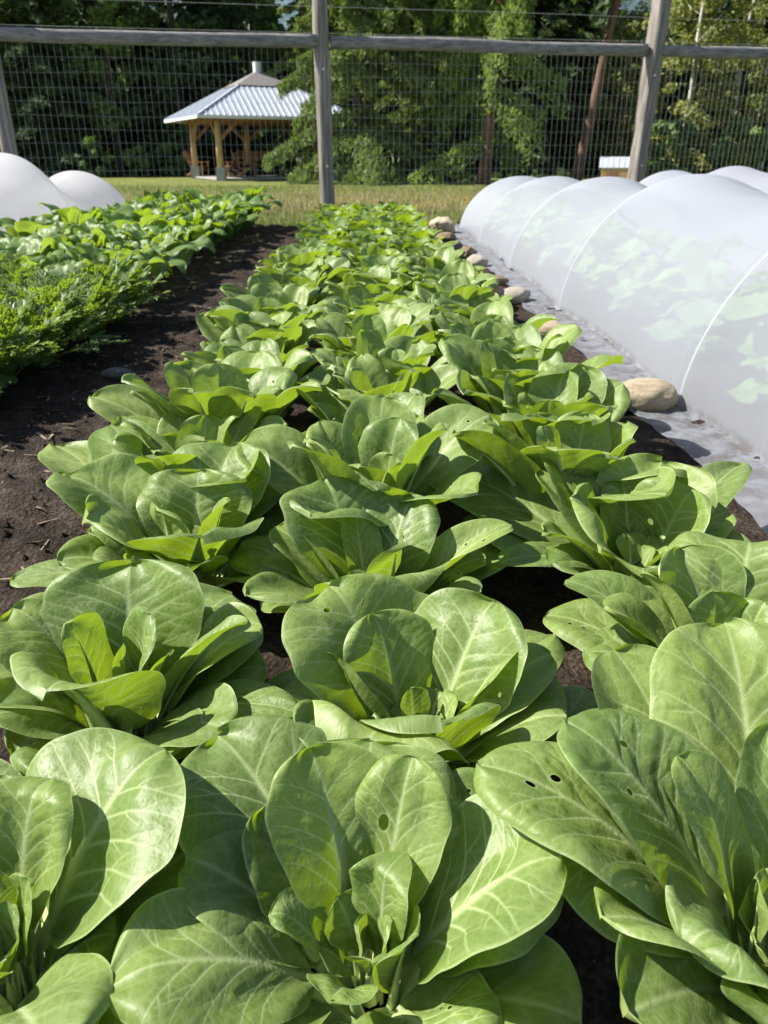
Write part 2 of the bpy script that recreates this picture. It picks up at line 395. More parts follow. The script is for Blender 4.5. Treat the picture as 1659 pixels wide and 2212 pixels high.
def soil_h(x, y):
    p = Vector((x, y, 0))
    h = 0.024 * noise.noise(p * 4) + 0.016 * noise.noise(p * 12 + Vector((3, 1, 0))) + 0.011 * noise.noise(p * 30) + 0.009 * abs(noise.noise(p * 55))
    return h
xa = np.concatenate([[-6.5, -5, -3.5, -2.4], np.arange(-2.0, -0.35, 0.018), np.arange(-0.3, 1.3, 0.06), [1.6, 2.2, 3, 4, 5.5]])
ya = np.concatenate([[-1.5, -0.5, 0], np.arange(0.3, 4.5, 0.018), np.arange(4.5, 9.75, 0.05)])
V = [(x, y, soil_h(x, y) + (0.0 if y < 9.6 else -0.02)) for y in ya for x in xa]
nx = len(xa)
ii, jj = np.meshgrid(np.arange(nx - 1), np.arange(len(ya) - 1))
q = (jj * nx + ii).ravel()
tag(link('soil', mesh_np('soil', V, np.stack([q, q + 1, q + nx + 1, q + nx], 1), M['soil'])), 'dark crumbly garden soil of the beds and the path between them', 'soil', kind='structure')

# clods and bits on the path: uncountable
mb = MB()
for k in range(700):
    y = 0.9 + 6.5 * random.random() ** 1.6; x = -0.62 - 0.75 * random.random() - 0.02 * y
    s = random.uniform(0.004, 0.014) * (1.3 if random.random() < .1 else 1)
    c = Vector((x, y, soil_h(x, y) + s * 0.3))
    P = []
    for a in range(5):
        an = a * 1.2566 + random.random() * .5
        P.append(tuple(c + Vector((math.cos(an) * s * random.uniform(.7, 1.2), math.sin(an) * s * random.uniform(.7, 1.2), -s * 0.2))))
    P.append(tuple(c + Vector((random.uniform(-.3, .3) * s, random.uniform(-.3, .3) * s, s * .8))))
    mb.add(P, [(a, (a + 1) % 5, 5) for a in range(5)])
tag(mb.obj('soil_clods', M['soil'], smooth=False), 'small clods and crumbs scattered over the dark soil path', 'clods', kind='stuff')

# straw bits and dry leaf crumbs on the path
mb = MB()
for k in range(420):
    y = 1.0 + 6.0 * random.random() ** 1.5; x = -0.60 - 0.80 * random.random() - 0.02 * y; a = random.gauss(.2, .9); L = random.uniform(.008, .035); wd = random.uniform(.0012, .004)
    c = Vector((x, y, soil_h(x, y) + .004)); d = Vector((math.cos(a), math.sin(a), random.uniform(-.15, .15))); e = Vector((-d.y, d.x, random.uniform(-.4, .4)))
    mb.add([tuple(c - d * L - e * wd), tuple(c + d * L - e * wd * .5), tuple(c + d * L * .9 + e * wd), tuple(c - d * L * .8 + e * wd)], [(0, 1, 2, 3)])
M['straw'] = mat_simple('old_straw', [(0.35, (0.10, 0.075, 0.05)), (0.65, (0.34, 0.27, 0.18))], (40, 40, 40), 0.9, 0)
tag(mb.obj('straw', M['straw']), 'bits of old straw and crumbled leaves strewn on the soil path', 'straw', kind='stuff')

# ------------------------------------------------------------------ leaf builder
def leaf_geo(P0, P1, P2, W, nu, nv, cup=0.9, rec=0.8, twist=0.0, wave=0.02, pucker=0.0, t0=0.28, seed=0, veins=True, aw=0.85, bw=0.5, holes=(), tipfold=0.0, roll=0.0):
    """one blade on a quadratic curve P0-P1-P2: returns V, F, uv, vein"""
    g = np.random.default_rng(seed)
    P0, P1, P2 = (np.array(p, float) for p in (P0, P1, P2))
    d = P2 - P0; r = d.copy(); r[2] = 0
    rl = np.linalg.norm(r)
    r = r / rl if rl > 1e-4 else np.array([0, 1.0, 0])
    s_ = np.linspace(0, 1, nv)
    v = np.sin(s_ * math.pi / 2) ** 0.9 * 0.5 + s_ * 0.5       # denser at the tip
    v[-1] = 1.0; v[0] = 0
    t = t0 + (1 - t0) * v
    P = ((1 - t) ** 2)[:, None] * P0 + (2 * t * (1 - t))[:, None] * P1 + (t ** 2)[:, None] * P2
    T = (2 * (1 - t))[:, None] * (P1 - P0) + (2 * t)[:, None] * (P2 - P1)
    T /= np.linalg.norm(T, axis=1)[:, None]
    S0 = np.array([-r[1], r[0], 0.0])
    S = S0 - T * (T @ S0)[:, None]; S /= np.linalg.norm(S, axis=1)[:, None]
    N = np.cross(T, S)
    an = roll + twist * v
    S, N = S * np.cos(an)[:, None] + N * np.sin(an)[:, None], N * np.cos(an)[:, None] - S * np.sin(an)[:, None]
    seg = np.linalg.norm(np.diff(P, axis=0), axis=1); L = seg.sum()
    wn = (v ** aw) * (np.clip(1 - v, 0, 1) ** bw)
    vm = aw / (aw + bw); wn = wn / ((vm ** aw) * ((1 - vm) ** bw))
    wn = np.maximum(wn, 0.05 * (v < .5))
    hw = W / 2 * wn
    ph = g.uniform(0, 6.28, 12)
    u = np.linspace(-1, 1, nu); u = np.sign(u) * (np.abs(u) ** 0.9)
    # arc of the cross-section: cupped in the middle, margins turned back
    uf = np.linspace(0, 1, 41)
    U, VV = np.meshgrid(u, v)
    X = np.zeros_like(U); Z = np.zeros_like(U)
    for side in (-1, 1):
        cu = cup * g.uniform(0.75, 1.2); re = .62 * rec * g.uniform(0.3, 1.6)
        rv = re * np.clip((v - 0.15) / 0.5, 0, 1) * (1 + 0.5 * np.sin(v * 9 + ph[0]))
        # margin ruffles
        phi = cu * uf[None, :] ** 0.8 * (1 - 0.35 * v[:, None]) - rv[:, None] * np.clip((uf[None, :] - 0.62) / 0.38, 0, 1) ** 1.5 * 1.6
        xx = np.concatenate([np.zeros((nv, 1)), np.cumsum(np.cos(phi[:, 1:]) / 40, axis=1)], 1)
        zz = np.concatenate([np.zeros((nv, 1)), np.cumsum(np.sin(phi[:, 1:]) / 40, axis=1)], 1)
        m = (u * side >= 0)
        for j in np.where(m)[0]:
            a = abs(u[j]) * 40; i0 = min(int(a), 39); f = a - i0
            X[:, j] = side * (xx[:, i0] * (1 - f) + xx[:, i0 + 1] * f)
            Z[:, j] = zz[:, i0] * (1 - f) + zz[:, i0 + 1] * f
    edge = 1 + 0.016 * np.sin(VV * 17 + ph[1] + np.sign(U)) * np.abs(U) + 0.009 * np.sin(VV * 31 + ph[2] * np.sign(U)) * np.abs(U)
    Xm = X * hw[:, None] * edge; Zm = Z * hw[:, None]
    Zm = Zm + wave * W * (U ** 2) * (np.sin(VV * 8 + ph[3] + 1.5 * np.sign(U)) + 0.6 * np.sin(VV * 15 + ph[4] * np.sign(U)))
    Zm = Zm + 0.03 * W * np.clip(np.abs(U) * 2.5, 0, 1) * (np.sin(U * 2.4 + VV * 5 + ph[5]) + np.sin(U * 4 - VV * 7 + ph[6]))
    # tip turned back
    Zm = Zm - tipfold * W * np.clip((VV - 0.78) / 0.22, 0, 1) ** 2
    vein = None; uvx = U * hw[:, None]; uvy = VV * L
    if veins:
        segs = []
        def poly(pts, w0, w1):
            n_ = len(pts) - 1
            for i in range(n_):
                segs.append((pts[i][0], pts[i][1], pts[i + 1][0], pts[i + 1][1], w0 + (w1 - w0) * i / n_, w0 + (w1 - w0) * (i + 1) / n_))
        sc_ = W / 0.09
        def hwi(vq): return float(np.interp(vq, v, hw))
        nl = 5
        for side in (-1, 1):
            off = g.uniform(0, 0.05)
            for k in range(nl):
                v0 = 0.04 + off + 0.15 * k + g.uniform(-.02, .02)
                rise = (0.52 - 0.06 * k) * g.uniform(0.85, 1.15)
                wob = g.uniform(0, 6.28)
                pts = []
                for q_ in np.linspace(0, 1, 10):
                    uu = q_ * 0.93 + 0.015 * math.sin(q_ * 9 + wob) * q_
                    vq = v0 + rise * (q_ ** 0.8) * (1 - .28 * q_)
                    if vq > 0.97: break
                    pts.append((side * uu * hwi(vq), vq * L))
                if len(pts) < 3: continue
                poly(pts, 0.00088 * sc_ ** .6 * (1 - 0.09 * k), 0.00028 * sc_ ** .6)
                # forks
                for fq in (0.38, 0.62):
                    i0 = int(fq * (len(pts) - 1))
                    if i0 < 1 or i0 >= len(pts) - 1: continue
                    b0 = pts[i0]; dx = pts[i0 + 1][0] - b0[0]; dy = pts[i0 + 1][1] - b0[1]
                    sg = 1 if g.random() < .6 else -1
                    ang = sg * g.uniform(0.4, 0.75) * side
                    ca, sa = math.cos(ang), math.sin(ang); ln = g.uniform(1.6, 3.0)
                    ex, ey = (dx * ca - dy * sa), (dx * sa + dy * ca)
                    fp = [b0, (b0[0] + ex * ln * .5, b0[1] + ey * ln * .5), (b0[0] + ex * ln + dx * .3, b0[1] + ey * ln + dy * .3)]
                    poly(fp, 0.00048 * sc_ ** .6, 0.00022 * sc_ ** .6)
        A = np.array(segs)
        px, py = uvx.ravel()[:, None], uvy.ravel()[:, None]
        ax, ay, bx, by = A[:, 0], A[:, 1], A[:, 2], A[:, 3]
        abx, aby = bx - ax, by - ay
        tt = np.clip(((px - ax) * abx + (py - ay) * aby) / (abx ** 2 + aby ** 2 + 1e-12), 0, 1)
        dd = np.hypot(px - ax - tt * abx, py - ay - tt * aby)
        ww = A[:, 4] + (A[:, 5] - A[:, 4]) * tt
        floor_ = 0.46 * max(W / nu, L / nv)
        we = np.maximum(ww, floor_)
        lat = (np.exp(-(dd / we) ** 2) * np.clip(ww / we, .25, 1) * np.clip(0.45 + ww / 0.0016, 0, 1)).max(1).reshape(U.shape)
        soft = np.exp(-(dd.min(1).reshape(U.shape) / (0.0045 * sc_)) ** 2)
        mw = np.maximum((0.0032 * (1 - VV) ** 1.1 + 0.0006) * sc_ ** .8, floor_)
        mid = np.exp(-(uvx / mw) ** 2)
        vein = np.maximum(lat * 0.92, mid * np.clip(1.2 - VV * .75, 0, 1))
        soft = np.maximum(soft, np.exp(-(uvx / (0.007 * sc_)) ** 2))
        rim = np.clip((np.abs(U) - 0.955) / 0.045, 0, 1) * 0.55  # bright highlight along the leaf margin, painted in as a pale rim
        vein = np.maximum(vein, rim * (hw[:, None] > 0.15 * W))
        pk = 0.8 + 0.5 * np.sin(uvx / sc_ * 210 + ph[7] + 1.5 * np.sin(uvy / sc_ * 120)) * np.sin(uvy / sc_ * 170 + ph[8] + 1.4 * np.sin(uvx / sc_ * 140))
        Zm = Zm + pucker * W * (1 - soft) * pk * (1 - np.abs(U) ** 6)
    G = P[:, None, :] + S[:, None, :] * Xm[:, :, None] + N[:, None, :] * Zm[:, :, None]
    I, J = np.meshgrid(np.arange(nv - 1), np.arange(nu - 1), indexing='ij')
    q = (I * nu + J).ravel()
    F = np.stack([q, q + nu, q + nu + 1, q + 1], 1)
    if holes:
        dGu = np.gradient(G, axis=1) / np.gradient(U, axis=1)[:, :, None]; dGv = np.gradient(G, axis=0) / np.gradient(VV, axis=0)[:, :, None]
        for (hu, hv, ru, rv_) in holes:
            e = np.hypot((U - hu) / ru, (VV - hv) / rv_)
            near = (e < 1.75) & (e > 1e-3)
            f_ = np.where(near, np.maximum(1.0, 1 + (e - 1) * (e > 1.4)) / np.maximum(e, 1e-3), 1.0)
            f_ = np.where(e > 1.4, 1.0, f_)
            G = G + dGu * ((U - hu) * (f_ - 1))[:, :, None] + dGv * ((VV - hv) * (f_ - 1))[:, :, None]
            er = e.ravel(); F = F[~(er[F] < 1.4).all(1)]
            vein = np.maximum(vein, (e < 1.4) * .6)
    G = G.reshape(-1, 3)
    uv = np.stack([uvx.ravel() + 0.5 + g.uniform(0, 3), uvy.ravel() + g.uniform(0, 3)], 1)
    return G, F, uv, None if vein is None else vein.ravel(), (P0, P1, P2, t0, L, S0)

def stalk_geo(P0, P1, P2, W, n=8, m=14, wide=0.15, tend=0.82, t0=0.28):
    P0, P1, P2 = (np.array(p, float) for p in (P0, P1, P2))
    t = np.linspace(0, tend, m) ** 1.0
    P = ((1 - t) ** 2)[:, None] * P0 + (2 * t * (1 - t))[:, None] * P1 + (t ** 2)[:, None] * P2
    T = (2 * (1 - t))[:, None] * (P1 - P0) + (2 * t)[:, None] * (P2 - P1)
    T /= np.linalg.norm(T, axis=1)[:, None]
    r = P2 - P0; r[2] = 0; rl = np.linalg.norm(r); r = r / rl if rl > 1e-4 else np.array([0, 1.0, 0])
    S0 = np.array([-r[1], r[0], 0.0]); S = S0 - T * (T @ S0)[:, None]; S /= np.linalg.norm(S, axis=1)[:, None]
    N = np.cross(T, S)
    f = np.clip(t / tend, 0, 1)
    a = W * (wide * (1 - f) ** 1.3 + 0.008); c = W * (0.055 * (1 - f) ** 1.1 + 0.006)
    an = np.arange(n) / n * 2 * math.pi
    G = P[:, None, :] + S[:, None, :] * (a[:, None] * np.cos(an))[:, :, None] + N[:, None, :] * ((c[:, None] * np.sin(an)) - c[:, None] * 1.02 + (a[:, None] * np.cos(an)) ** 2 / W * 1.6)[:, :, None]
    I, J = np.meshgrid(np.arange(m - 1), np.arange(n), indexing='ij')
    q0 = (I * n + J).ravel(); q1 = (I * n + (J + 1) % n).ravel()
    return G.reshape(-1, 3), np.stack([q0, q1, q1 + n, q0 + n], 1)

def ctrl(B, T, arch):
    """middle point of the leaf curve: rises first, then leans over"""
    B, T = Vector(B), Vector(T); d = T - B
    h = Vector((d.x, d.y, 0)); L = d.length
    return B + h * 0.34 + Vector((0, 0, d.z * 0.62 + arch * L))

ORD = 'first second third fourth fifth sixth seventh eighth ninth tenth eleventh twelfth thirteenth fourteenth fifteenth sixteenth seventeenth eighteenth nineteenth twentieth'.split()
TENS = {2: 'twenty', 3: 'thirty'}
def ordinal(n):
    if n <= 20: return ORD[n - 1]
    if n == 30: return 'thirtieth'
    return TENS[n // 10] + '-' + ORD[n % 10 - 1]

leafseed = [100]
def add_leaf(root, B, T, W, arch=0.12, nu=41, nv=48, cup=0.8, rec=0.7, twist=0, wave=0.010, pucker=0.008, t0=0.21, holes=(), tipfold=0.05, mat='choi', stalk=True, aw=0.62, bw=0.46, roll=0.0, veins=True, name='leaf'):
    leafseed[0] += 1
    C = ctrl(B, T, arch)
    if W < .055 and mat == 'choi':
        cup = min(cup, .7); t0 = .42; W *= 1.2; rec *= .5; tipfold *= .5
    hg = np.random.default_rng(leafseed[0])
    if veins and nu > 30 and not holes and hg.random() < .22:
        holes = [(hg.uniform(-.6, .6), hg.uniform(.45, .85), hg.uniform(.025, .06), hg.uniform(.012, .025)) for _ in range(int(hg.integers(1, 4)))]
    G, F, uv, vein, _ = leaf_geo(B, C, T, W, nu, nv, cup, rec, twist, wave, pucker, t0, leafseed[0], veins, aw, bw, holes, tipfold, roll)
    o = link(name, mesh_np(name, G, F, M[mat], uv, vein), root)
    if stalk:
        G, F = stalk_geo(B, C, T, W, tend=.82 if W > .055 else .5)
        link('stalk', mesh_np('stalk', G, F, M['stalk']), o)
    return o

# ------------------------------------------------------------------ the nearest pak choi, leaf by leaf
# (tip x, tip y in the 1659 px picture, tip height, blade width in px, options)
NEAR = [
 ('middle', 1, 'biggest nearest pak choi at the bottom centre, holed upright leaves round its curled heart', (795, 2010), [
   (672, 1612, .23, 250, dict(arch=.10, cup=.55, rec=.5, holes=[(-.62, .56, .13, .05)])),
   (890, 1632, .225, 205, dict(arch=.14, cup=.45, rec=.9, holes=[(.25, .52, .10, .05)])),
   (800, 1590, .19, 360, dict(arch=.10, cup=.5, rec=.8)),
   (470, 1575, .17, 330, dict(arch=.14, cup=.35, rec=.6)),
   (225, 2110, .15, 330, dict(arch=.22, cup=.25, rec=.9, tipfold=.12)),
   (1205, 1835, .20, 400, dict(arch=.10, cup=.55, rec=.7, roll=-.12)),
   (835, 1870, .165, 150, dict(arch=.20, cup=.9, rec=1.2, tipfold=.4)),
   (895, 2010, .145, 150, dict(arch=.12, cup=.6, rec=.8)),
   (590, 1965, .145, 100, dict(arch=.2, cup=.7, rec=.9, tipfold=.3)),
   (715, 2160, .14, 120, dict(arch=.2, cup=.6, rec=.8)),
   (1085, 1690, .16, 270, dict(arch=.12, cup=.4, rec=.6)),
   (1010, 2330, .11, 320, dict(arch=.2, cup=.4, rec=.6)),
   (560, 2380, .09, 300, dict(arch=.2, cup=.4, rec=.6)),
   (840, 1990, .12, 80, dict(arch=.1, cup=.9)), (770, 2000, .115, 80, dict(arch=.1, cup=.9)),
 ]),
 ('middle', 2, 'open pak choi behind the nearest one, broad rounded leaves spread round a tiny pale heart', (905, 1515), [
   (715, 1255, .235, 350, dict(arch=.12, cup=.5, rec=.7)),
   (808, 1322, .22, 205, dict(arch=.10, cup=.5, rec=.6)),
   (1062, 1292, .23, 275, dict(arch=.06, cup=.55, rec=.5)),
   (690, 1405, .19, 150, dict(arch=.05, cup=1.3, rec=.2, roll=.5)),
   (1128, 1392, .205, 110, dict(arch=.06, cup=1.3, rec=.8, roll=-.3)),
   (950, 1545, .195, 300, dict(arch=.02, cup=.6, rec=.9)),
   (790, 1578, .185, 360, dict(arch=.12, cup=.45, rec=1.2, tipfold=.25)),
   (1330, 1545, .10, 190, dict(arch=.18, cup=.35, rec=.5)),
   (1195, 1365, .11, 150, dict(arch=.1, cup=.4)), (1200, 1455, .13, 230, dict(arch=.12, cup=.4)),
   (890, 1486, .15, 60, dict(arch=.1, cup=.9)), (985, 1505, .14, 65, dict(arch=.2, cup=.6)),
   (930, 1500, .12, 50, dict(arch=.1, cup=.9)),
   (560, 1480, .09, 220, dict(arch=.16, cup=.4)),
   (1020, 1700, .10, 250, dict(arch=.2, cup=.4)),
 ]),
 ('middle', 3, 'pak choi with tall rounded back leaves and a glowing cupped front leaf, mid bed centre', (800, 1185), [
   (700, 1028, .235, 240, dict(arch=.12, cup=.6, rec=.7)),
   (892, 1062, .215, 165, dict(arch=.06, cup=.6, rec=.6)),
   (862, 1166, .20, 200, dict(arch=.02, cup=.8, rec=.6)),
   (765, 1104, .195, 85, dict(arch=.1, cup=1.0, rec=.6)),
   (1105, 1132, .19, 105, dict(arch=.05, cup=1.1, rec=.5)),
   (615, 1125, .19, 90, dict(arch=.05, cup=1.2, rec=.4, roll=.4)),
   (1140, 1140, .12, 180, dict(arch=.1, cup=.4)),
   (855, 1255, .18, 290, dict(arch=.3, cup=.5, rec=1.1, tipfold=.2)),
   (520, 1170, .11, 190, dict(arch=.15, cup=.4)),
   (560, 1290, .10, 200, dict(arch=.2, cup=.4)), (1030, 1270, .11, 190, dict(arch=.2, cup=.4)),
   (810, 1160, .15, 60, dict(arch=.1, cup=.9)), (840, 1150, .15, 60, dict(arch=.1, cup=.9)),
 ]),
 ('left', 1, 'pak choi at the lower left edge with one huge sunlit paddle leaf reaching right', (-25, 2030), [
   (345, 1605, .21, 430, dict(arch=.12, cup=.45, rec=.9, roll=-.1)),
   (85, 1672, .21, 210, dict(arch=.16, cup=.8, rec=.9, tipfold=.25)),
   (-190, 1700, .2, 260, dict(arch=.12, cup=.6)),
   (250, 2010, .10, 280, dict(arch=.2, cup=.35)),
   (60, 1900, .15, 130, dict(arch=.12, cup=.8)), (-60, 1880, .16, 130, dict(arch=.12, cup=.8)),
   (120, 2320, .12, 300, dict(arch=.2, cup=.4)), (-300, 2050, .14, 300, dict(arch=.2, cup=.4)),
   (30, 1960, .13, 80, dict(arch=.1, cup=.9)),
 ]),
 ('left', 2, 'pak choi at the left edge with fanned dark leaves and a glowing front leaf', (255, 1450), [
   (280, 1208, .24, 320, dict(arch=.10, cup=.75, rec=.6)),
   (318, 1325, .215, 155, dict(arch=.14, cup=.6, rec=.8)),
   (150, 1345, .215, 180, dict(arch=.06, cup=.7, rec=.4)),
   (30, 1305, .20, 230, dict(arch=.12, cup=.5, rec=.6)),
   (530, 1338, .21, 130, dict(arch=.10, cup=1.0, rec=1.0, roll=-.3)),
   (562, 1345, .18, 190, dict(arch=.12, cup=.7, rec=.5)),
   (115, 1455, .215, 340, dict(arch=.03, cup=.7, rec=.9, tipfold=.1)),
   (362, 1412, .19, 70, dict(arch=.05, cup=1.3, rec=.6)),
   (262, 1395, .18, 60, dict(arch=.05, cup=1.2, rec=.3)),
   (500, 1275, .15, 240, dict(arch=.15, cup=.4, rec=.6)),
   (645, 1535, .135, 120, dict(arch=.2, cup=.6, rec=.9)), (570, 1430, .13, 230, dict(arch=.12, cup=.45)),
   (440, 1590, .10, 230, dict(arch=.2, cup=.4)), (30, 1640, .09, 260, dict(arch=.2, cup=.4)),
   (280, 1440, .13, 50, dict(arch=.1, cup=.9)),
 ]),
 ('left', 3, 'pak choi beside the soil path, outer leaves glowing yellow-green against the sun', (400, 1110), [
   (140, 1018, .22, 240, dict(arch=.14, cup=.7, rec=.7)),
   (190, 1112, .215, 280, dict(arch=.05, cup=.6, rec=.6)),
   (240, 910, .23, 150, dict(arch=.04, cup=.5, rec=.3)),
   (115, 955, .19, 150, dict(arch=.1, cup=.5)),
   (505, 955, .235, 220, dict(arch=.08, cup=.7, rec=.5)),
   (430, 1012, .225, 230, dict(arch=.10, cup=.6, rec=.8)),
   (345, 1095, .205, 150, dict(arch=.1, cup=.6)),
   (435, 1146, .215, 290, dict(arch=.03, cup=.7, rec=.9)),
   (490, 1078, .20, 100, dict(arch=.08, cup=1.0, roll=-.3)),
   (605, 985, .17, 180, dict(arch=.12, cup=.5)), (640, 1060, .12, 190, dict(arch=.15, cup=.4)),
   (20, 1250, .07, 110, dict(arch=.15, cup=.4)), (230, 1260, .12, 240, dict(arch=.2, cup=.4)),
   (410, 1080, .15, 70, dict(arch=.1, cup=.9)), (380, 1090, .15, 70, dict(arch=.1, cup=.9)),
 ]),
 ('right', 1, 'pak choi at the lower right edge with long holed leaves arching left', (1690, 2010), [
   (1225, 1548, .235, 300, dict(arch=.16, cup=.45, rec=1.0, holes=[(-.3, .74, .04, .02), (.2, .6, .035, .018)], pucker=.02)),
   (1030, 1640, .215, 300, dict(arch=.2, cup=.35, rec=.8, holes=[(.1, .8, .05, .02), (-.2, .72, .045, .02)], pucker=.018)),
   (1175, 1790, .16, 330, dict(arch=.18, cup=.35, rec=.5)),
   (1470, 1630, .235, 170, dict(arch=.14, cup=.8, rec=1.0)),
   (1500, 2010, .165, 300, dict(arch=.24, cup=.4, rec=.8, tipfold=.15)),
   (1570, 1335, .27, 340, dict(arch=.08, cup=.5, rec=.8, pucker=.016)),
   (1330, 1395, .245, 270, dict(arch=.04, cup=.8, rec=.3)),
   (1690, 1560, .23, 180, dict(arch=.06, cup=.8)), (1850, 1600, .22, 280, dict(arch=.1, cup=.5)),
   (1640, 1900, .16, 110, dict(arch=.1, cup=.9)), (1720, 1880, .16, 110, dict(arch=.1, cup=.9)),
   (1600, 2330, .1, 320, dict(arch=.2, cup=.4)), (1900, 2200, .14, 320, dict(arch=.2, cup=.4)),
 ]),
 ('right', 2, 'pak choi at the right edge, folded pale leaf in front of dark cupped ones', (1580, 1380), [
   (1470, 1180, .22, 190, dict(arch=.06, cup=.9, rec=.3)),
   (1625, 1142, .24, 300, dict(arch=.14, cup=.5, rec=1.0, tipfold=.2)),
   (1222, 1248, .18, 160, dict(arch=.16, cup=.5, rec=.7)),
   (1545, 1278, .19, 150, dict(arch=.06, cup=.7)),
   (1390, 1235, .21, 110, dict(arch=.05, cup=1.0, roll=.5)),
   (1760, 1200, .22, 260, dict(arch=.1, cup=.6)), (1800, 1380, .18, 260, dict(arch=.14, cup=.5)),
   (1650, 1300, .18, 130, dict(arch=.06, cup=.8)), (1590, 1320, .15, 80, dict(arch=.06, cup=.9)),
   (1260, 1400, .1, 230, dict(arch=.16, cup=.4)), (1460, 1500, .1, 230, dict(arch=.2, cup=.4)),
   (1180, 1320, .09, 180, dict(arch=.16, cup=.4)), (1610, 1520, .1, 230, dict(arch=.2, cup=.4)),
 ]),
 ('right', 3, 'pak choi beside the pale mesh skirt, one leaf reaching right over it', (1390, 1125), [
   (1245, 1066, .215, 250, dict(arch=.02, cup=.7, rec=1.0)),
   (1430, 988, .235, 220, dict(arch=.10, cup=.6, rec=.9)),
   (1255, 1025, .20, 100, dict(arch=.06, cup=.8)), (1345, 1035, .2, 110, dict(arch=.06, cup=.7)),
   (1495, 1052, .22, 200, dict(arch=.02, cup=.9, rec=.7)),
   (1605, 998, .16, 95, dict(arch=.12, cup=.5, rec=.4)),
   (1225, 970, .225, 200, dict(arch=.06, cup=.8, rec=.5)),
   (1170, 1010, .21, 130, dict(arch=.1, cup=.6)), (945, 1000, .16, 230, dict(arch=.10, cup=.45)), (1000, 1120, .12, 210, dict(arch=.12, cup=.45)),
   (1080, 1210, .14, 110, dict(arch=.22, cup=.5)),
   (1540, 1140, .15, 190, dict(arch=.15, cup=.5)), (1340, 1240, .1, 200, dict(arch=.2, cup=.4)),
   (1375, 1090, .16, 70, dict(arch=.06, cup=.9)), (1400, 1085, .16, 70, dict(arch=.06, cup=.9)),
 ]),
]
GRP = 'pak choi plants in the bed'
centres = {'left': [], 'middle': [], 'right': []}
for row, k, lab, hp, leaves in NEAR:
    c = unproj(hp[0], hp[1], (0.11, 0.14, 0.175)[k - 1]); base = Vector((c.x, c.y, 0.0))
    centres[row].append(base)
    root = empty('pak_choi', base); tag(root, lab, 'pak choi', GRP)
    big = k == 1
    for i, (tx, ty, tz, wp, op) in enumerate(leaves):
        T = unproj(tx, ty, tz); W = wp * depth(T) / FOC * 1.14
        h = Vector((T.x - base.x, T.y - base.y, 0)); hn = h.normalized() if h.length > 1e-4 else Vector((0, 1, 0))
        B = hn * min(0.022, h.length * .5) + Vector((0, 0, 0.012))
        small = W < 0.03
        op = dict(op)
        add_leaf(root, B, T - base, W, nu=25 if small else (121 if k == 1 else 89), nv=27 if small else (165 if k == 1 else 116), **op)
    g = np.random.default_rng(len(lab))
    for i in range(9):                                      # low outer leaves and small heart leaves
        az = g.uniform(0, .6) + i * 2 * math.pi / 9; hn = Vector((math.cos(az), math.sin(az), 0))
        el = R(g.uniform(26, 50)); L = g.uniform(.19, .24); B = hn * .02 + Vector((0, 0, .012))
        add_leaf(root, B, B + hn * L * math.cos(el) + Vector((0, 0, L * math.sin(el))), g.uniform(.115, .14), nu=37, nv=41, arch=g.uniform(.04, .14), cup=g.uniform(.4, .7), rec=g.uniform(.3, 1.0), roll=g.uniform(-.25, .25))
    for i in range(7):
        az = i * 2.4; hn = Vector((math.cos(az), math.sin(az), 0)); el = R(g.uniform(62, 80)); L = g.uniform(.075, .125); B = hn * .006 + Vector((0, 0, .02))
        add_leaf(root, B, B + hn * L * math.cos(el) + Vector((0, 0, L * math.sin(el))), L * g.uniform(.42, .5), nu=25, nv=27, arch=g.uniform(.05, .15), cup=g.uniform(.5, .8), rec=g.uniform(.3, .9))

# ------------------------------------------------------------------ the rest of the bed
def rosette(root, size, seed, nu=29, nv=33, stalk=True, mat='choi', veins=True, n=16):
    g = np.random.default_rng(seed); a0 = g.uniform(0, 6.28)
    out = []
    for i in range(n):
        f = i / (n - 1)                                    # 0 outer .. 1 inner
        az = a0 + i * 2.39996 + g.uniform(-.25, .25)
        el = R(43 + 36 * f ** 0.75 + g.uniform(-10, 10))
        L = size * (0.25 - 0.10 * f ** 1.4) * g.uniform(.9, 1.1)
        W = size * (0.130 - 0.052 * f ** 1.6) * g.uniform(.85, 1.15)
        hn = Vector((math.cos(az), math.sin(az), 0))
        B = hn * 0.02 * size + Vector((0, 0, 0.012))
        T = B + hn * L * math.cos(el) + Vector((0, 0, L * math.sin(el)))
        out.append((B, T, W, dict(arch=g.uniform(-.02, .11), cup=g.uniform(.5, .95), rec=g.uniform(.2, 1.1), tipfold=g.uniform(0, .12),
                                  roll=g.uniform(-.35, .35), twist=g.uniform(-.2, .2), pucker=.008)))
    for B, T, W, op in out:
        add_leaf(root, B, T, W, nu=nu, nv=nv, stalk=stalk, mat=mat, veins=veins, **op)

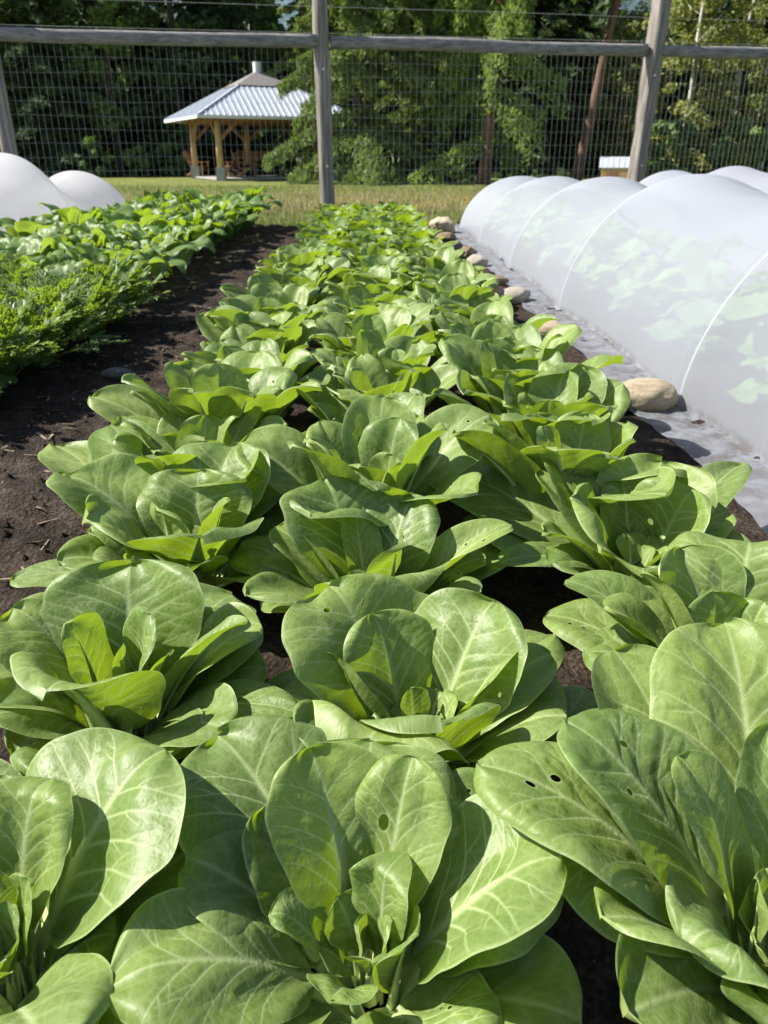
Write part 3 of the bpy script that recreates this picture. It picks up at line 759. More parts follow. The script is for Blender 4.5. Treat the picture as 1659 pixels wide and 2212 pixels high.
def one_mesh_plant(name, size, seed, mat, nu=13, nv=13, n=15, kind='choi'):
    g = np.random.default_rng(seed); a0 = g.uniform(0, 6.28); Vs, Fs, n0, UV = [], [], 0, []
    for i in range(n):
        f = i / (n - 1); az = a0 + i * 2.39996 + g.uniform(-.25, .25)
        if kind == 'choi':
            el = R(43 + 36 * f ** 0.75 + g.uniform(-10, 10)); L = size * (0.25 - 0.10 * f ** 1.4) * g.uniform(.9, 1.1); W = size * (0.130 - 0.052 * f ** 1.6) * g.uniform(.85, 1.15)
            kw = dict(cup=g.uniform(.5, .95), rec=g.uniform(.2, 1.1), tipfold=g.uniform(0, .12), roll=g.uniform(-.35, .35), aw=.62, bw=.46); ar = g.uniform(-.02, .11)
        else:
            el = R(34 + 42 * f + g.uniform(-10, 10)); L = size * (0.42 - 0.12 * f) * g.uniform(.85, 1.1); W = size * g.uniform(.16, .23) * (1 - .35 * f)
            kw = dict(cup=g.uniform(.1, .5), rec=g.uniform(.5, 1.3), tipfold=g.uniform(0, .4), roll=g.uniform(-.4, .4), wave=.05); ar = g.uniform(.15, .34)
        hn = Vector((math.cos(az), math.sin(az), 0)); B = hn * 0.02 * size + Vector((0, 0, .01)); T = B + hn * L * math.cos(el) + Vector((0, 0, L * math.sin(el)))
        G, F, uv, _, _ = leaf_geo(B, ctrl(B, T, ar), T, W, nu, nv, seed=seed * 50 + i, veins=False, t0=.28 if kind == 'choi' else .42, **kw)
        Vs.append(G); Fs.append(F + n0); UV.append(uv); n0 += len(G)
        G, F = stalk_geo(B, ctrl(B, T, ar), T, W, n=4, m=7)
        Vs.append(G); Fs.append(F + n0); UV.append(np.zeros((len(G), 2))); n0 += len(G)
    return mesh_np(name, np.concatenate(Vs), np.concatenate(Fs), mat, np.concatenate(UV))

# library of mid-distance plants with leaves as parts
protos = []
DRIFT = -0.023
xs_row = {}
for row in centres:
    b = centres[row][-1]
    xs_row[row] = b
farm = [one_mesh_plant('pak_choi', 1.0, 900 + k, M['choi_far']) for k in range(8)]
for row in ('left', 'middle', 'right'):
    last = centres[row][-1]
    # aim the row at its place in the far part of the bed
    x16, dr = {'left': (-0.385, 0.018), 'middle': (-0.005, 0.019), 'right': (0.362, 0.033)}[row]
    y = last.y; k = len(centres[row])
    while True:
        y += random.uniform(0.235, 0.285); k += 1
        if y > 9.55: break
        x = x16 - dr * (y - 1.6) + random.uniform(-.03, .03)
        size = random.uniform(1.18, 1.40) if y < 4 else random.uniform(1.06, 1.3)
        lab = 'pak choi in the %s row of the bed, %s plant from the front' % (row, ordinal(k))
        if y < 2.5:
            root = empty('pak_choi', (x, y, 0)); rosette(root, size, 3000 + k * 7 + len(row) * 131, nu=45, nv=55)
        elif y < 4.6:
            if len(protos) < 7:
                root = empty('pak_choi', (x, y, 0)); rosette(root, 1.3, 5000 + len(protos), nu=21, nv=23, stalk=False); protos.append(root)
            else:
                root = copy_tree(protos[(k * 3 + len(row)) % 7]); root.location = (x, y, 0); root.rotation_euler = (0, 0, random.uniform(0, 6.28)); root.scale = (size / 1.3, size / 1.3, random.uniform(.9, 1.05))
        else:
            root = link('pak_choi', farm[(k * 3 + len(row)) % 8], None, (x, y, 0)); root.rotation_euler = (0, 0, random.uniform(0, 6.28)); root.scale = (size * 1.04, size * 1.04, size * .98)
        tag(root, lab, 'pak choi', GRP)

# ------------------------------------------------------------------ left bed: broad-leaved greens behind, feathery greens in front
def broad_leafed(root, size, seed):
    g = np.random.default_rng(seed); a0 = g.uniform(0, 6.28)
    for i in range(10):
        f = i / 9; az = a0 + i * 2.39996 + g.uniform(-.3, .3)
        el = R(34 + 42 * f + g.uniform(-10, 10)); L = size * (0.42 - 0.12 * f) * g.uniform(.85, 1.1); W = size * g.uniform(.17, .24) * (1 - .35 * f)
        hn = Vector((math.cos(az), math.sin(az), 0)); B = hn * 0.02 + Vector((0, 0, .01)); T = B + hn * L * math.cos(el) + Vector((0, 0, L * math.sin(el)))
        add_leaf(root, B, T, W, arch=g.uniform(.15, .34), nu=19, nv=21, cup=g.uniform(.1, .5), rec=g.uniform(.5, 1.3), wave=.05, pucker=.03, t0=.42, tipfold=g.uniform(0, .4), roll=g.uniform(-.4, .4), mat='broad')
bl_mesh = [one_mesh_plant('leafy_green', 1.0, 700 + k, M['broad'], 11, 12, 11, 'broad') for k in range(6)]
bl_proto = []
rows_l = [(-1.52, 'path-side', 1), (-1.90, 'middle', 2), (-2.28, 'outer', 3)]
for x0, rn, ri in rows_l:
    y = 3.95 + 0.1 * ri; k = 0
    while y < 9.5:
        k += 1
        x = x0 - 0.010 * (y - 4) + random.uniform(-.04, .04)
        size = random.uniform(.98, 1.22)
        lab = 'broad-leaved green in the %s row of the left bed, %s from the feathery greens' % (rn, ordinal(k))
        if y < 6.2:
            if len(bl_proto) < 6:
                root = empty('leafy_green', (x, y, 0)); broad_leafed(root, 1.0, 800 + len(bl_proto)); bl_proto.append(root)
            else:
                root = copy_tree(bl_proto[(k + ri * 2) % 6]); root.location = (x, y, 0); root.rotation_euler = (0, 0, random.uniform(0, 6.28)); root.scale = (size,) * 3
        else:
            root = link('leafy_green', bl_mesh[(k + ri * 2) % 6], None, (x, y, 0)); root.rotation_euler = (0, 0, random.uniform(0, 6.28)); root.scale = (size,) * 3
        tag(root, lab, 'leafy green', 'broad-leaved greens in the left bed')
        y += random.uniform(.30, .36)

def feathery_mesh(seed):
    g = np.random.default_rng(seed); V, F4, F3 = [], [], []
    def frond(B, hn, L, el0):
        side = Vector((-hn.y, hn.x, 0)); n = 9; P = []
        droop = g.uniform(.5, 1.3); p = B.copy(); el = el0
        for i in range(n):
            P.append(p.copy()); st = L / (n - 1)
            p = p + (hn * math.cos(el) + Vector((0, 0, math.sin(el)))) * st; el -= droop / n
        for i in range(n - 1):                              # stem ribbon
            wd = .003 * (1 - i / n) + .001; b = len(V)
            for q_, s_ in ((P[i], -1), (P[i], 1), (P[i + 1], 1), (P[i + 1], -1)): V.append(tuple(q_ + side * wd * s_))
            F4.append((b, b + 1, b + 2, b + 3))
        for i in range(3, n):
            for sd in ((-1, 1) if i < n - 1 else (0,)):
                ln = L * g.uniform(.13, .22) * (1.15 - abs(i - 5.5) / 7)
                t = (P[i] - P[i - 1]).normalized()
                d = (side * sd * g.uniform(.6, 1.1) + t * g.uniform(.5, .9) + Vector((0, 0, g.uniform(-.3, .25)))).normalized()
                nrm = d.cross(t if abs(d.dot(t)) < .95 else side).normalized(); lat = nrm.cross(d).normalized()
                # a deeply cut leaflet: three to five pointed lobes
                for (o0, ang, l2) in ((0, 0, 1.0), (.2, .75, .62), (.2, -.75, .62), (.5, .7, .45), (.5, -.7, .45)):
                    o_ = P[i] + d * ln * o0; dd = (d * math.cos(ang) + lat * math.sin(ang)).normalized(); ll = ln * l2
                    la = nrm.cross(dd); wv = ll * .22; b = len(V)
                    V.extend(tuple(q_) for q_ in (o_, o_ + dd * ll * .55 + la * wv + nrm * ll * .06, o_ + dd * ll - nrm * ll * .1, o_ + dd * ll * .55 - la * wv + nrm * ll * .06))
                    F4.append((b, b + 1, b + 2, b + 3))
    for i in range(34):
        az = i * 2.39996 + g.uniform(-.3, .3); f = i / 33
        hn = Vector((math.cos(az), math.sin(az), 0))
        frond(hn * .015 + Vector((0, 0, .005)), hn, g.uniform(.24, .37), R(46 + 36 * f + g.uniform(-10, 10)))
    return mesh_np('feathery_green', V, np.array(F4), M['feather'], smooth=False)
fe = [feathery_mesh(60 + k) for k in range(6)]
for x0 in (-1.36, -1.58, -1.80, -2.02, -2.24, -2.46):
    y = 2.15 + random.random() * .15
    while y < 4.0:
        o = link('feathery_green', fe[random.randrange(6)], None, (x0 + random.uniform(-.05, .05) + (.0 if y > 2.5 else -.02), y, 0))
        o.rotation_euler = (0, 0, random.uniform(0, 6.28)); s = random.uniform(.85, 1.1); o.scale = (s, s, s)
        tag(o, 'feathery cut-leaved green plant in the dense near end of the left bed', 'leafy green', 'feathery greens in the left bed')
        y += random.uniform(.2, .26)

# ------------------------------------------------------------------ rocks and stones
from mathutils import Matrix
def rock_mesh(seed, rough=0.16, flat=1.0):
    import bmesh
    bm = bmesh.new(); bmesh.ops.create_icosphere(bm, subdivisions=4, radius=1.0)
    off = Vector((seed * 3.7, seed * 1.3, seed * 2.1))
    for v in bm.verts:
        n_ = v.co.normalized()
        d = 1 + rough * noise.noise(n_ * 1.1 + off) + rough * .5 * noise.noise(n_ * 2.3 + off) + rough * .22 * noise.noise(n_ * 4.5 + off) + .02 * noise.noise(n_ * 9 + off)
        v.co = n_ * d
    me = bpy.data.meshes.new('rock'); bm.to_mesh(me); bm.free()
    me.polygons.foreach_set('use_smooth', np.ones(len(me.polygons), bool)); return me
ROCKS = [  # centre x, base y, width px, height px, material, label, roughness, tilt
 (1400, 897, 138, 78, 'rock_tan', 'large smooth oval tan stone with faint stripes, lying on the mesh skirt nearest the viewer', .12, .05),
 (1190, 734, 80, 40, 'rock_tan', 'oval tan stone half behind the pak choi, second along the mesh edge', .14, .12),
 (1112, 660, 74, 40, 'rock_pale', 'pale cream oblong stone on the mesh edge with a leaf shadow on its left', .15, -.05),
 (1073, 620, 54, 25, 'rock_brown', 'flat brown stone shaped like a lemon on the mesh edge', .14, .0),
 (1034, 582, 46, 32, 'rock_pale', 'pale domed stone leaning against a brown angular stone on the mesh edge', .18, .1),
 (1010, 568, 48, 34, 'rock_brown', 'angular brown stone wedged behind the pale domed stone', .4, .3),
 (984, 548, 32, 28, 'rock_grey', 'small rounded pinkish grey stone on the mesh edge', .2, .0),
 (963, 522, 44, 20, 'rock_brown', 'low brown stone below the biggest far stone', .2, .0),
 (958, 508, 58, 38, 'rock_tan', 'biggest of the far stones, pale angular block at the tunnel corner', .34, .15),
]
for i, (px, py, wp, hp_, mt, lab, ro, ti) in enumerate(ROCKS):
    p = unproj(px, py, 0.0); s = depth(p) / FOC
    me = rock_mesh(i + 1, ro); me.materials.append(M[mt])
    o = link('rock', me); a = wp * s / 2; hz = hp_ * s / 2 / 0.94
    o.scale = (a, a * .72, hz * .92); o.location = (p.x, p.y + a * .55, hz * .80)
    o.rotation_euler = (ti * .4, ti, [.15, -.35, .1, .05, -.3, .7, .2, .1, .4][i])
    tag(o, lab, 'stone', 'stones weighing down the mesh')
p = unproj(250, 822, 0.0); me = rock_mesh(21, .12); me.materials.append(M['rock_grey'])
o = link('stone', me); s = depth(p) / FOC; o.scale = (33 * s, 20 * s, 13 * s); o.location = (p.x, p.y + .03, .018); o.rotation_euler = (0, .05, .12)
tag(o, 'flat dark grey stone lying on the bare soil path', 'stone')

# ------------------------------------------------------------------ row-cover tunnels
def tunnel(name, label, axis, hoops, a, heights, mat, drift=0.0, sag=0.10, near_end=None, far_end=True, skirt=0.185, sag_side=.05):
    """hoops: y positions from near to far; cloth sags between the hoops and lies on the soil at both sides"""
    root = empty(name, (axis(hoops[0]), hoops[0], 0)); o0 = Vector((axis(hoops[0]), hoops[0], 0))
    tag(root, label, 'tunnel')
    ysl = []
    for i in range(len(hoops) - 1): ysl += list(np.linspace(hoops[i], hoops[i + 1], 25)[:-1])
    ysl.append(hoops[-1])
    prof = [(y, None) for y in ysl]
    if far_end:
        for k in range(1, 13): prof.append((hoops[-1] + 0.55 * k / 12, k / 12))
    nt_ = 61; V = []
    g = np.random.default_rng(len(label))
    for y, e in prof:
        yy = min(y, hoops[-1])
        i = min(max(int(np.searchsorted(hoops, yy, 'right')) - 1, 0), len(hoops) - 2)
        d = (yy - hoops[i]) / (hoops[i + 1] - hoops[i]); s_ = 4 * d * (1 - d)
        H = np.interp(yy, hoops, heights); cx = axis(yy)
        k_top = 1 - sag * s_; k_side = 1 - sag_side * s_
        if e is not None:
            k_top *= math.sqrt(max(0, 1 - e ** 2)) * .98 + .02; k_side *= (1 - .55 * e ** 2)
        rowv = []
        for j in range(nt_):
            th = math.pi * (1 - j / (nt_ - 1))             # left foot to right foot
            c_, s2 = math.cos(th), math.sin(th)
            x = cx + a * k_side * c_; z = H * k_top * s2 ** 1.1
            wr = (.008 * noise.noise(Vector((x * 5, y * 2.2, z * 5))) + .006 * noise.noise(Vector((y * 11 + x * 7 - z * 5, z * 2.5, 2.0)))) * (1 if s_ > .02 else .2)
            rowv.append((x + wr, y, max(z + wr, .012)))
        def sk(sd):
            out = []
            for q_ in (1, .93, .85, .76, .68, .6, .52, .44, .36, .28, .2, .1):
                x = cx + sd * (a * k_side + skirt * q_ * (1 + .22 * noise.noise(Vector((y * 1.9, sd * 5, 0)))))
                n1 = abs(noise.noise(Vector(((x - cx) * 22, y * 1.1, 1.0)))); n2 = abs(noise.noise(Vector((x * 9, y * 6, 4.0))))
                out.append((x, y, .6 * soil_h(x * .4, y * .4) + .016 + .010 * n1 + .005 * n2))
            return out
        rowv = sk(-1) + rowv + sk(1)[::-1]
        V += [(q_[0] - o0.x, q_[1] - o0.y, q_[2]) for q_ in rowv]
    nw = nt_ + 24; m_ = len(prof)
    I, J = np.meshgrid(np.arange(m_ - 1), np.arange(nw - 1), indexing='ij'); q = (I * nw + J).ravel()
    link('cover', mesh_np('cover', V, np.stack([q, q + 1, q + nw + 1, q + nw], 1), M[mat]), root)
    for y, H in zip(hoops, heights):
        mb = MB(); pts = []
        for j in range(41):
            th = math.pi * (1 - j / 40); c_, s2 = math.cos(th), math.sin(th)
            pts.append((axis(y) + (a - .006) * c_ - o0.x, y - o0.y, (H - .006) * max(s2, 0) ** 1.1 - (0.0 if 0 < j < 40 else .1)))
        mb.tube(pts, .0026, 6); mb.obj('hoop', M['hoop'], root, smooth=True)
    return root
tunnel('row_cover_tunnel', 'long white mesh tunnel with lobed plants dimly showing through, right of the pak choi',
       lambda y: 1.645 - 0.018 * y, [0.2, 1.35, 2.42, 4.15, 5.75, 7.4, 9.0], .65, [.73, .725, .70, .665, .615, .58, .545], 'fabric', sag=.14, sag_side=.07)
tunnel('row_cover_tunnel', 'white mesh tunnel half hidden behind the nearer tunnel at the right edge',
       lambda y: 3.25 - 0.012 * y, [2.5, 4.2, 5.9, 7.55, 9.1], .60, [.70, .70, .70, .66, .6], 'fabric')
tunnel('row_cover_tunnel', 'opaque white fleece tunnel with two humps at the left edge behind the leafy bed',
       lambda y: -3.05, [3.6, 5.2, 6.75, 8.25], .56, [.76, .76, .765, .61], 'fabric2', sag=.26, sag_side=.12)

# lobed plants under the mesh
def lobed_mesh(seed):
    g = np.random.default_rng(seed); mb = MB()
    for i in range(11):
        az = i * 2.4 + g.uniform(-.4, .4); hn = Vector((math.cos(az), math.sin(az), 0)); rr = g.uniform(.05, .19); h = g.uniform(.10, .33)
        c = hn * rr + Vector((0, 0, h)); nrm = (Vector((0, 0, 1)) + hn * g.uniform(.2, 1.0) + Vector(g.uniform(-.3, .3, 3))).normalized()
        e1 = nrm.cross(Vector((0, 0, 1))); e1 = e1.normalized() if e1.length > .01 else Vector((1, 0, 0)); e2 = nrm.cross(e1)
        s = g.uniform(.06, .10); ph = g.uniform(0, 6.28); P = [tuple(c - nrm * .012)]
        for k in range(25):
            t = 2 * math.pi * k / 25
            rad = s * (0.80 + .24 * abs(math.cos(2.5 * t + ph)) - (.45 if abs(k - 12) < 1 else 0) + g.uniform(-.05, .05))
            P.append(tuple(c + e1 * math.cos(t) * rad + e2 * math.sin(t) * rad + nrm * .012 * math.sin(3 * t + ph)))
        mb.add(P, [(0, 1 + k, 1 + (k + 1) % 25) for k in range(25)])
        mb.tube([(0, 0, 0), tuple(hn * rr * .5 + Vector((0, 0, h * .75))), tuple(c - nrm * .012)], .004, 5)
    return mb.mesh('covered_plant', M['squash'], smooth=False)
lm = [lobed_mesh(k) for k in range(4)]
for k in range(30):
    y = 0.95 + .272 * k; x = 1.62 - .018 * y + (.14, -.12, -.27)[k % 3]; low = k % 3 == 2
    o = link('covered_plant', lm[k % 4], None, (x, y, 0)); o.rotation_euler = (0, 0, k * 1.3); s = random.uniform(.9, 1.15); o.scale = (s * (.75 if low else 1), s * (.9 if low else 1), s * (.62 if low else 1))
    tag(o, 'lobed-leaved plant dimly seen under the mesh tunnel', 'plant', 'lobed plants under the mesh tunnel')

# ------------------------------------------------------------------ fence
fdir = Vector((7.28, 1.38, 0)).normalized()
PC = Vector((-0.68, 10.0, 0))
def fp(x): return PC + fdir * ((x - PC.x) / fdir.x)
fence = empty('wire_fence', PC)
tag(fence, 'tall garden fence of grey timber posts, a rail and galvanised wire mesh', 'fence')
fn = Vector((fdir.y, -fdir.x, 0))                            # towards the garden
def rough_post(name, p, hgt, wd, seed, tilt=(0, 0), square=False, rz=0.0):
    g = np.random.default_rng(seed); n = 16; m = 42; V = []
    for i in range(m):
        z = hgt * i / (m - 1); f = i / (m - 1)
        for k in range(n):
            an = 2 * math.pi * k / n + rz
            rad = wd / 2
            if square: rad = wd / 2 / max(abs(math.cos(an - rz)), abs(math.sin(an - rz))) * (.98)
            rad = min(rad, wd / 2 * 1.32)
            d_ = 1 + .13 * noise.noise(Vector((math.cos(an) * 1.2, math.sin(an) * 1.2, z * 1.3 + seed))) + .07 * noise.noise(Vector((math.cos(an) * 3, math.sin(an) * 3, z * 4 + seed)))
            V.append((p.x - PC.x + tilt[0] * f + math.cos(an) * rad * d_, p.y - PC.y + tilt[1] * f + math.sin(an) * rad * d_, z + gz(p.x, p.y) - .06))
    F = [(i * n + k, i * n + (k + 1) % n, (i + 1) * n + (k + 1) % n, (i + 1) * n + k) for i in range(m - 1) for k in range(n)]
    o = link(name, mesh_np(name, V, [np.array(F), np.array([[(m - 1) * n + k for k in range(n)]])], M['post']), fence)
    for z in (.63, 1.62):
        mb = MB(); c = p - PC + Vector((tilt[0] * z / hgt, tilt[1] * z / hgt, 0)) + fn * (wd / 2 * 1.02)
        mb.tube([tuple(c + Vector((0, 0, z)) - fn * .02), tuple(c + Vector((0, 0, z)) + fn * .018)], .013, 8); mb.obj('bolt', M['steel'], o)
    return o
pl_, pc_, pr_ = fp(-4.12), fp(-0.68), fp(3.22)
pn_ = fp(7.3); pm_ = fp(-7.6)
rough_post('post', pl_, 2.75, .165, 3)
rough_post('post', pc_, 2.75, .175, 7, tilt=(-.03, 0))
rough_post('post', pr_, 2.8, .17, 12, square=True, rz=.55, tilt=(.05, 0))
RZ = 1.885
def rail(a_, b_, seed, sag=0.0):
    d = (b_ - a_); L = d.length; t = d.normalized(); m = 40; V = []
    for i in range(m):
        f = i / (m - 1); c = a_ - PC + d * f
        for k in range(12):
            an = 2 * math.pi * k / 12
            e1 = .060 / max(abs(math.cos(an)), abs(math.sin(an))); e1 = min(e1, .074)
            dd = 1 + .10 * noise.noise(Vector((f * L * 1.6, math.cos(an), math.sin(an) + seed))) + .05 * noise.noise(Vector((f * L * 5, 2 * math.cos(an), 2 * math.sin(an) + seed)))
            q_ = c + fn * math.cos(an) * e1 * .8 * dd + Vector((0, 0, RZ + math.sin(an) * e1 * 1.05 * dd + .025 * noise.noise(Vector((f * L * .5, seed, 0)))))
            V.append(tuple(q_))
    F = [(i * 12 + k, (i + 1) * 12 + k, (i + 1) * 12 + (k + 1) % 12, i * 12 + (k + 1) % 12) for i in range(m - 1) for k in range(12)]
    # grain runs along the beam
    return link('rail', mesh_np('rail', V, [np.array(F), np.array([list(range(12)), [(m - 1) * 12 + k for k in range(11, -1, -1)]])], M['rail']), fence)
off = fn * .03
rail(pm_ + off, pl_ + off + fdir * .0, 1.0); rail(pl_ + off + fdir * .09, pc_ + off - fdir * .08, 2.0); rail(pc_ + off + fdir * .08, pr_ + off - fdir * .08, 5.0); rail(pr_ + off + fdir * .08, pn_ + off, 8.0)
def wires(a_, b_):
    mb = MB(); d = b_ - a_; L = d.length; o_ = -fn * .07
    base = a_ - PC + o_
    nver = int(L / .0675)
    for i in range(nver + 1):
        c = base + d * (i / nver); j1, j2 = random.uniform(-.006, .006), random.uniform(-.006, .006)
        mb.tube([tuple(c + fdir * j1 + Vector((0, 0, .0))), tuple(c + fdir * j2 + Vector((0, 0, 1.84)))], .0013, 3, cap=False)
    for k in range(14):
        z = .03 + .139 * k
        pts = [tuple(base + d * f + Vector((0, 0, z + .008 * math.sin(f * L * 2 + k) + random.uniform(-.003, .003)))) for f in np.linspace(0, 1, 14)]
        mb.tube(pts, .0010, 3, cap=False)
    return mb.obj('wire_mesh', M['wire'], fence)
for a_, b_ in ((pm_, pl_), (pl_, pc_), (pc_, pr_), (pr_, pn_)): wires(a_, b_)
for z in (1.99, 2.24, 2.5):
    mb = MB(); mb.tube([tuple(pm_ - PC + (pn_ - pm_) * f + Vector((0, 0, z + random.uniform(-.004, .004))) - fn * .09) for f in np.linspace(0, 1, 12)], .0016, 4, cap=False)
    mb.obj('wire_strand', M['wire'], fence)

# ------------------------------------------------------------------ gazebo
GF, GL, GR = Vector((-6.9, 32, 0)), Vector((-9.4, 37, 0)), Vector((-0.9, 34.8, 0))
GB = GL + GR - GF; GC = (GF + GB) / 2
gbase = Vector((GC.x, GC.y, -.16)); gaz = empty('gazebo', gbase)
tag(gaz, 'timber gazebo with pale metal hip roof and small vent cap, standing beyond the fence', 'gazebo')
def L_(p, z): return Vector((p.x, p.y, z)) - gbase
corners = [GF, GR, GB, GL]; EZ, TZ, tf = 2.10, 3.22, .30
top = [GC + (c - GC) * tf * 1.15 for c in corners]
mb = MB(); thick = .05
for i in range(4):
    a_, b_ = corners[i], corners[(i + 1) % 4]; c_, d_ = top[(i + 1) % 4], top[i]
    A, B_, C_, D_ = L_(a_, EZ), L_(b_, EZ), L_(c_, TZ), L_(d_, TZ)
    dn = Vector((0, 0, -thick))
    mb.add([tuple(q_) for q_ in (A, B_, C_, D_, A + dn, B_ + dn, C_ + dn, D_ + dn)], [(0, 1, 2, 3), (7, 6, 5, 4), (0, 4, 5, 1)])
    e = (B_ - A); W_ = e.length; ex = e.normalized(); up = (D_ - A) - ex * (D_ - A).dot(ex); H_ = up.length; up = up.normalized(); nn = ex.cross(up)
    cl, cr = (D_ - A).dot(ex), W_ - (C_ - A).dot(ex)
    k = .12
    while k < W_ - .05:
        hh = min(H_, k * H_ / cl, (W_ - k) * H_ / cr)
        if hh > .1: mb.beam(A + ex * k + nn * .018, A + ex * k + up * (hh - .02) + nn * .008, .045, .03)
        k += .235
    mb.beam(A + nn * .02, D_ + nn * .02, .09, .04)
roof = mb.obj('roof', M['roof'], gaz)
mb = MB()
for i in range(4):
    a_, b_ = L_(corners[i], EZ), L_(corners[(i + 1) % 4], EZ); n_ = (b_ - a_).cross(Vector((0, 0, 1))).normalized()
    mb.beam(a_ + n_ * .022 - Vector((0, 0, .06)), b_ + n_ * .022 - Vector((0, 0, .06)), .035, .10)
mb.obj('fascia', M['white'], roof)
mb = MB(); ap = L_(GC, 3.86)
P = [tuple(L_(GC + (t_ - GC) * 1.04, TZ + .03)) for t_ in top]; P.append(tuple(ap))
mb.add(P, [(0, 1, 4), (1, 2, 4), (2, 3, 4), (3, 0, 4), (3, 2, 1, 0)]); mb.obj('cupola', M['shingle'], roof)
mb = MB(); mb.tube([tuple(ap - Vector((0, 0, .1))), tuple(ap + Vector((0, 0, .30)))], .17, 14); mb.obj('vent_cap', M['white'], roof, smooth=False)
ins = [GC + (c - GC) * .72 for c in corners] + [GC + ((GL + GB) / 2 - GC) * .72, GC + ((GR + GF) / 2 - GC) * .72]
ring = [ins[0], ins[5], ins[1], ins[2], ins[4], ins[3]]
for i, p in enumerate(ring):
    if p is ins[5]: continue
    mb = MB(); mb.tube([tuple(L_(p, .30)), tuple(L_(p, 1.95))], [.135, .12], 12)
    po = mb.obj('post', M['log'], gaz, smooth=True)
    mb = MB(); mb.box(L_(p, .06), (.34, .34, .50)); mb.obj('footing', M['concrete'], po)
    for o_ in (ring[i - 1], ring[(i + 1) % 6]):
        d_ = (o_ - p).normalized(); mb = MB(); mb.beam(L_(p + d_ * .08, 1.3), L_(p + d_ * .78, 1.95), .12, .13); mb.obj('brace', M['timber'], po)
mb = MB()
sq = [ins[0], ins[1], ins[2], ins[3]]
for i in range(4): mb.beam(L_(sq[i], 2.0) + (L_(sq[i], 0) - L_(sq[(i + 1) % 4], 0)).normalized() * .3, L_(sq[(i + 1) % 4], 2.0 + .0), .16, .2 - .004 * i)
mb.obj('ring_beam', M['timber'], gaz)
for i in range(4):
    a_, b_ = corners[i], corners[(i + 1) % 4]
    mb = MB()
    for k in range(1, 9):
        e0 = a_ + (b_ - a_) * (k / 9); inn = GC + (e0 - GC) * .6
        mb.tube([tuple(L_(e0 + (GC - e0) * .02, EZ - .12)), tuple(L_(inn, EZ + .28))], .05, 7)
    mb.obj('rafters', M['timber'], gaz)
mb = MB(); mb.box(L_(GC, -.13), (5.0, 4.2, .06), (Vector((.906, .423, 0)), Vector((-.423, .906, 0)), Vector((0, 0, 1)))); mb.obj('floor_slab', M['concrete'], gaz)

def garden_chair(p, rz, label):
    root = empty('wooden_chair', p, rz); tag(root, label, 'chair')
    mb = MB(); mb.beam((-.28, -.02, .33), (.30, -.02, .38), .52, .04); mb.obj('seat', M['timber'], root)
    mb = MB()
    for k in range(5): mb.beam((-.27, -.24 + k * .11, .32), (-.62, -.24 + k * .11, 1.05 - abs(k - 2) * .05), .095, .025)
    mb.obj('backrest', M['timber'], root)
    for s in (-1, 1):
        mb = MB(); mb.beam((.28, s * .29, 0), (.28, s * .29, .54), .05, .09); mb.obj('leg', M['timber'], root)
        mb = MB(); mb.beam((-.52, s * .26, 0), (.10, s * .26, .36), .05, .1); mb.obj('leg', M['timber'], root)
        mb = MB(); mb.beam((-.40, s * .29, .56), (.36, s * .29, .56), .12, .03); mb.obj('armrest', M['timber'], root)
def gp(px, y): return Vector(((px - 829.5) / FOC * (y * math.cos(PITCH) + .38), y, -.10))
garden_chair(gp(536, 34.6), R(10), 'sunlit wooden chair facing right at the front of the gazebo')
garden_chair(gp(433, 38.0), R(-15), 'wooden chair beside the left post of the gazebo')
garden_chair(gp(496, 37.2), R(150), 'wooden chair in the shade behind the pale log post')
b_ = gp(566, 37.6); root = empty('wooden_bench', b_, R(20)); tag(root, 'brown wooden bench with a two panel back, in the shade under the gazebo', 'bench')
mb = MB(); mb.box((0, 0, .45), (1.6, .5, .05)); mb.obj('seat', M['timber'], root)
for sx in (-.4, .4):
    mb = MB(); mb.box((sx, .26, .80), (.76, .05, .42)); mb.obj('back_panel', M['timber'], root)
mb = MB(); mb.box((0, .0, .22), (1.5, .4, .40)); mb.obj('base', M['black'], root)
t_ = gp(646, 33.0); root = empty('water_tap', t_); tag(root, 'thin standpipe with a pale head beside the right gazebo post', 'tap')
mb = MB(); mb.tube([(0, 0, -.05), (0, 0, .62)], .035, 8); mb.obj('pipe', M['black'], root, smooth=True)
mb = MB(); mb.tube([(0, 0, .60), (0, 0, .68), (0, 0, .76)], [.05, .09, .05], 10); mb.obj('head', M['white'], root, smooth=True)

# small coop by the right post
cp = Vector(((1330 - 829.5) / FOC * (25 * math.cos(PITCH) + .35), 25, -.03)); root = empty('animal_coop', cp, R(-14)); tag(root, 'small plywood coop with a sloping pale metal roof, just left of the right fence post', 'coop')
mb = MB(); mb.box((0, 0, .21), (.92, .7, .42)); mb.obj('wall', M['ply'], root)
mb = MB(); mb.box((0, 0, .57), (1.08, .78, .03), (Vector((1, 0, 0)), Vector((0, .93, .37)).normalized(), Vector((0, -.37, .93)).normalized()))
for k in range(7): mb.beam((-.48 + .16 * k, -.355, .448), (-.48 + .16 * k, .345, .726), .03, .02)
mb.obj('roof', M['roof'], root)
mb = MB(); mb.box((-.16, -.352, .2), (.3, .02, .3)); mb.obj('door', M['timber'], root)
mb = MB(); mb.box((0, .36, .53), (.9, .02, .3)); mb.obj('back_board', M['ply'], root)

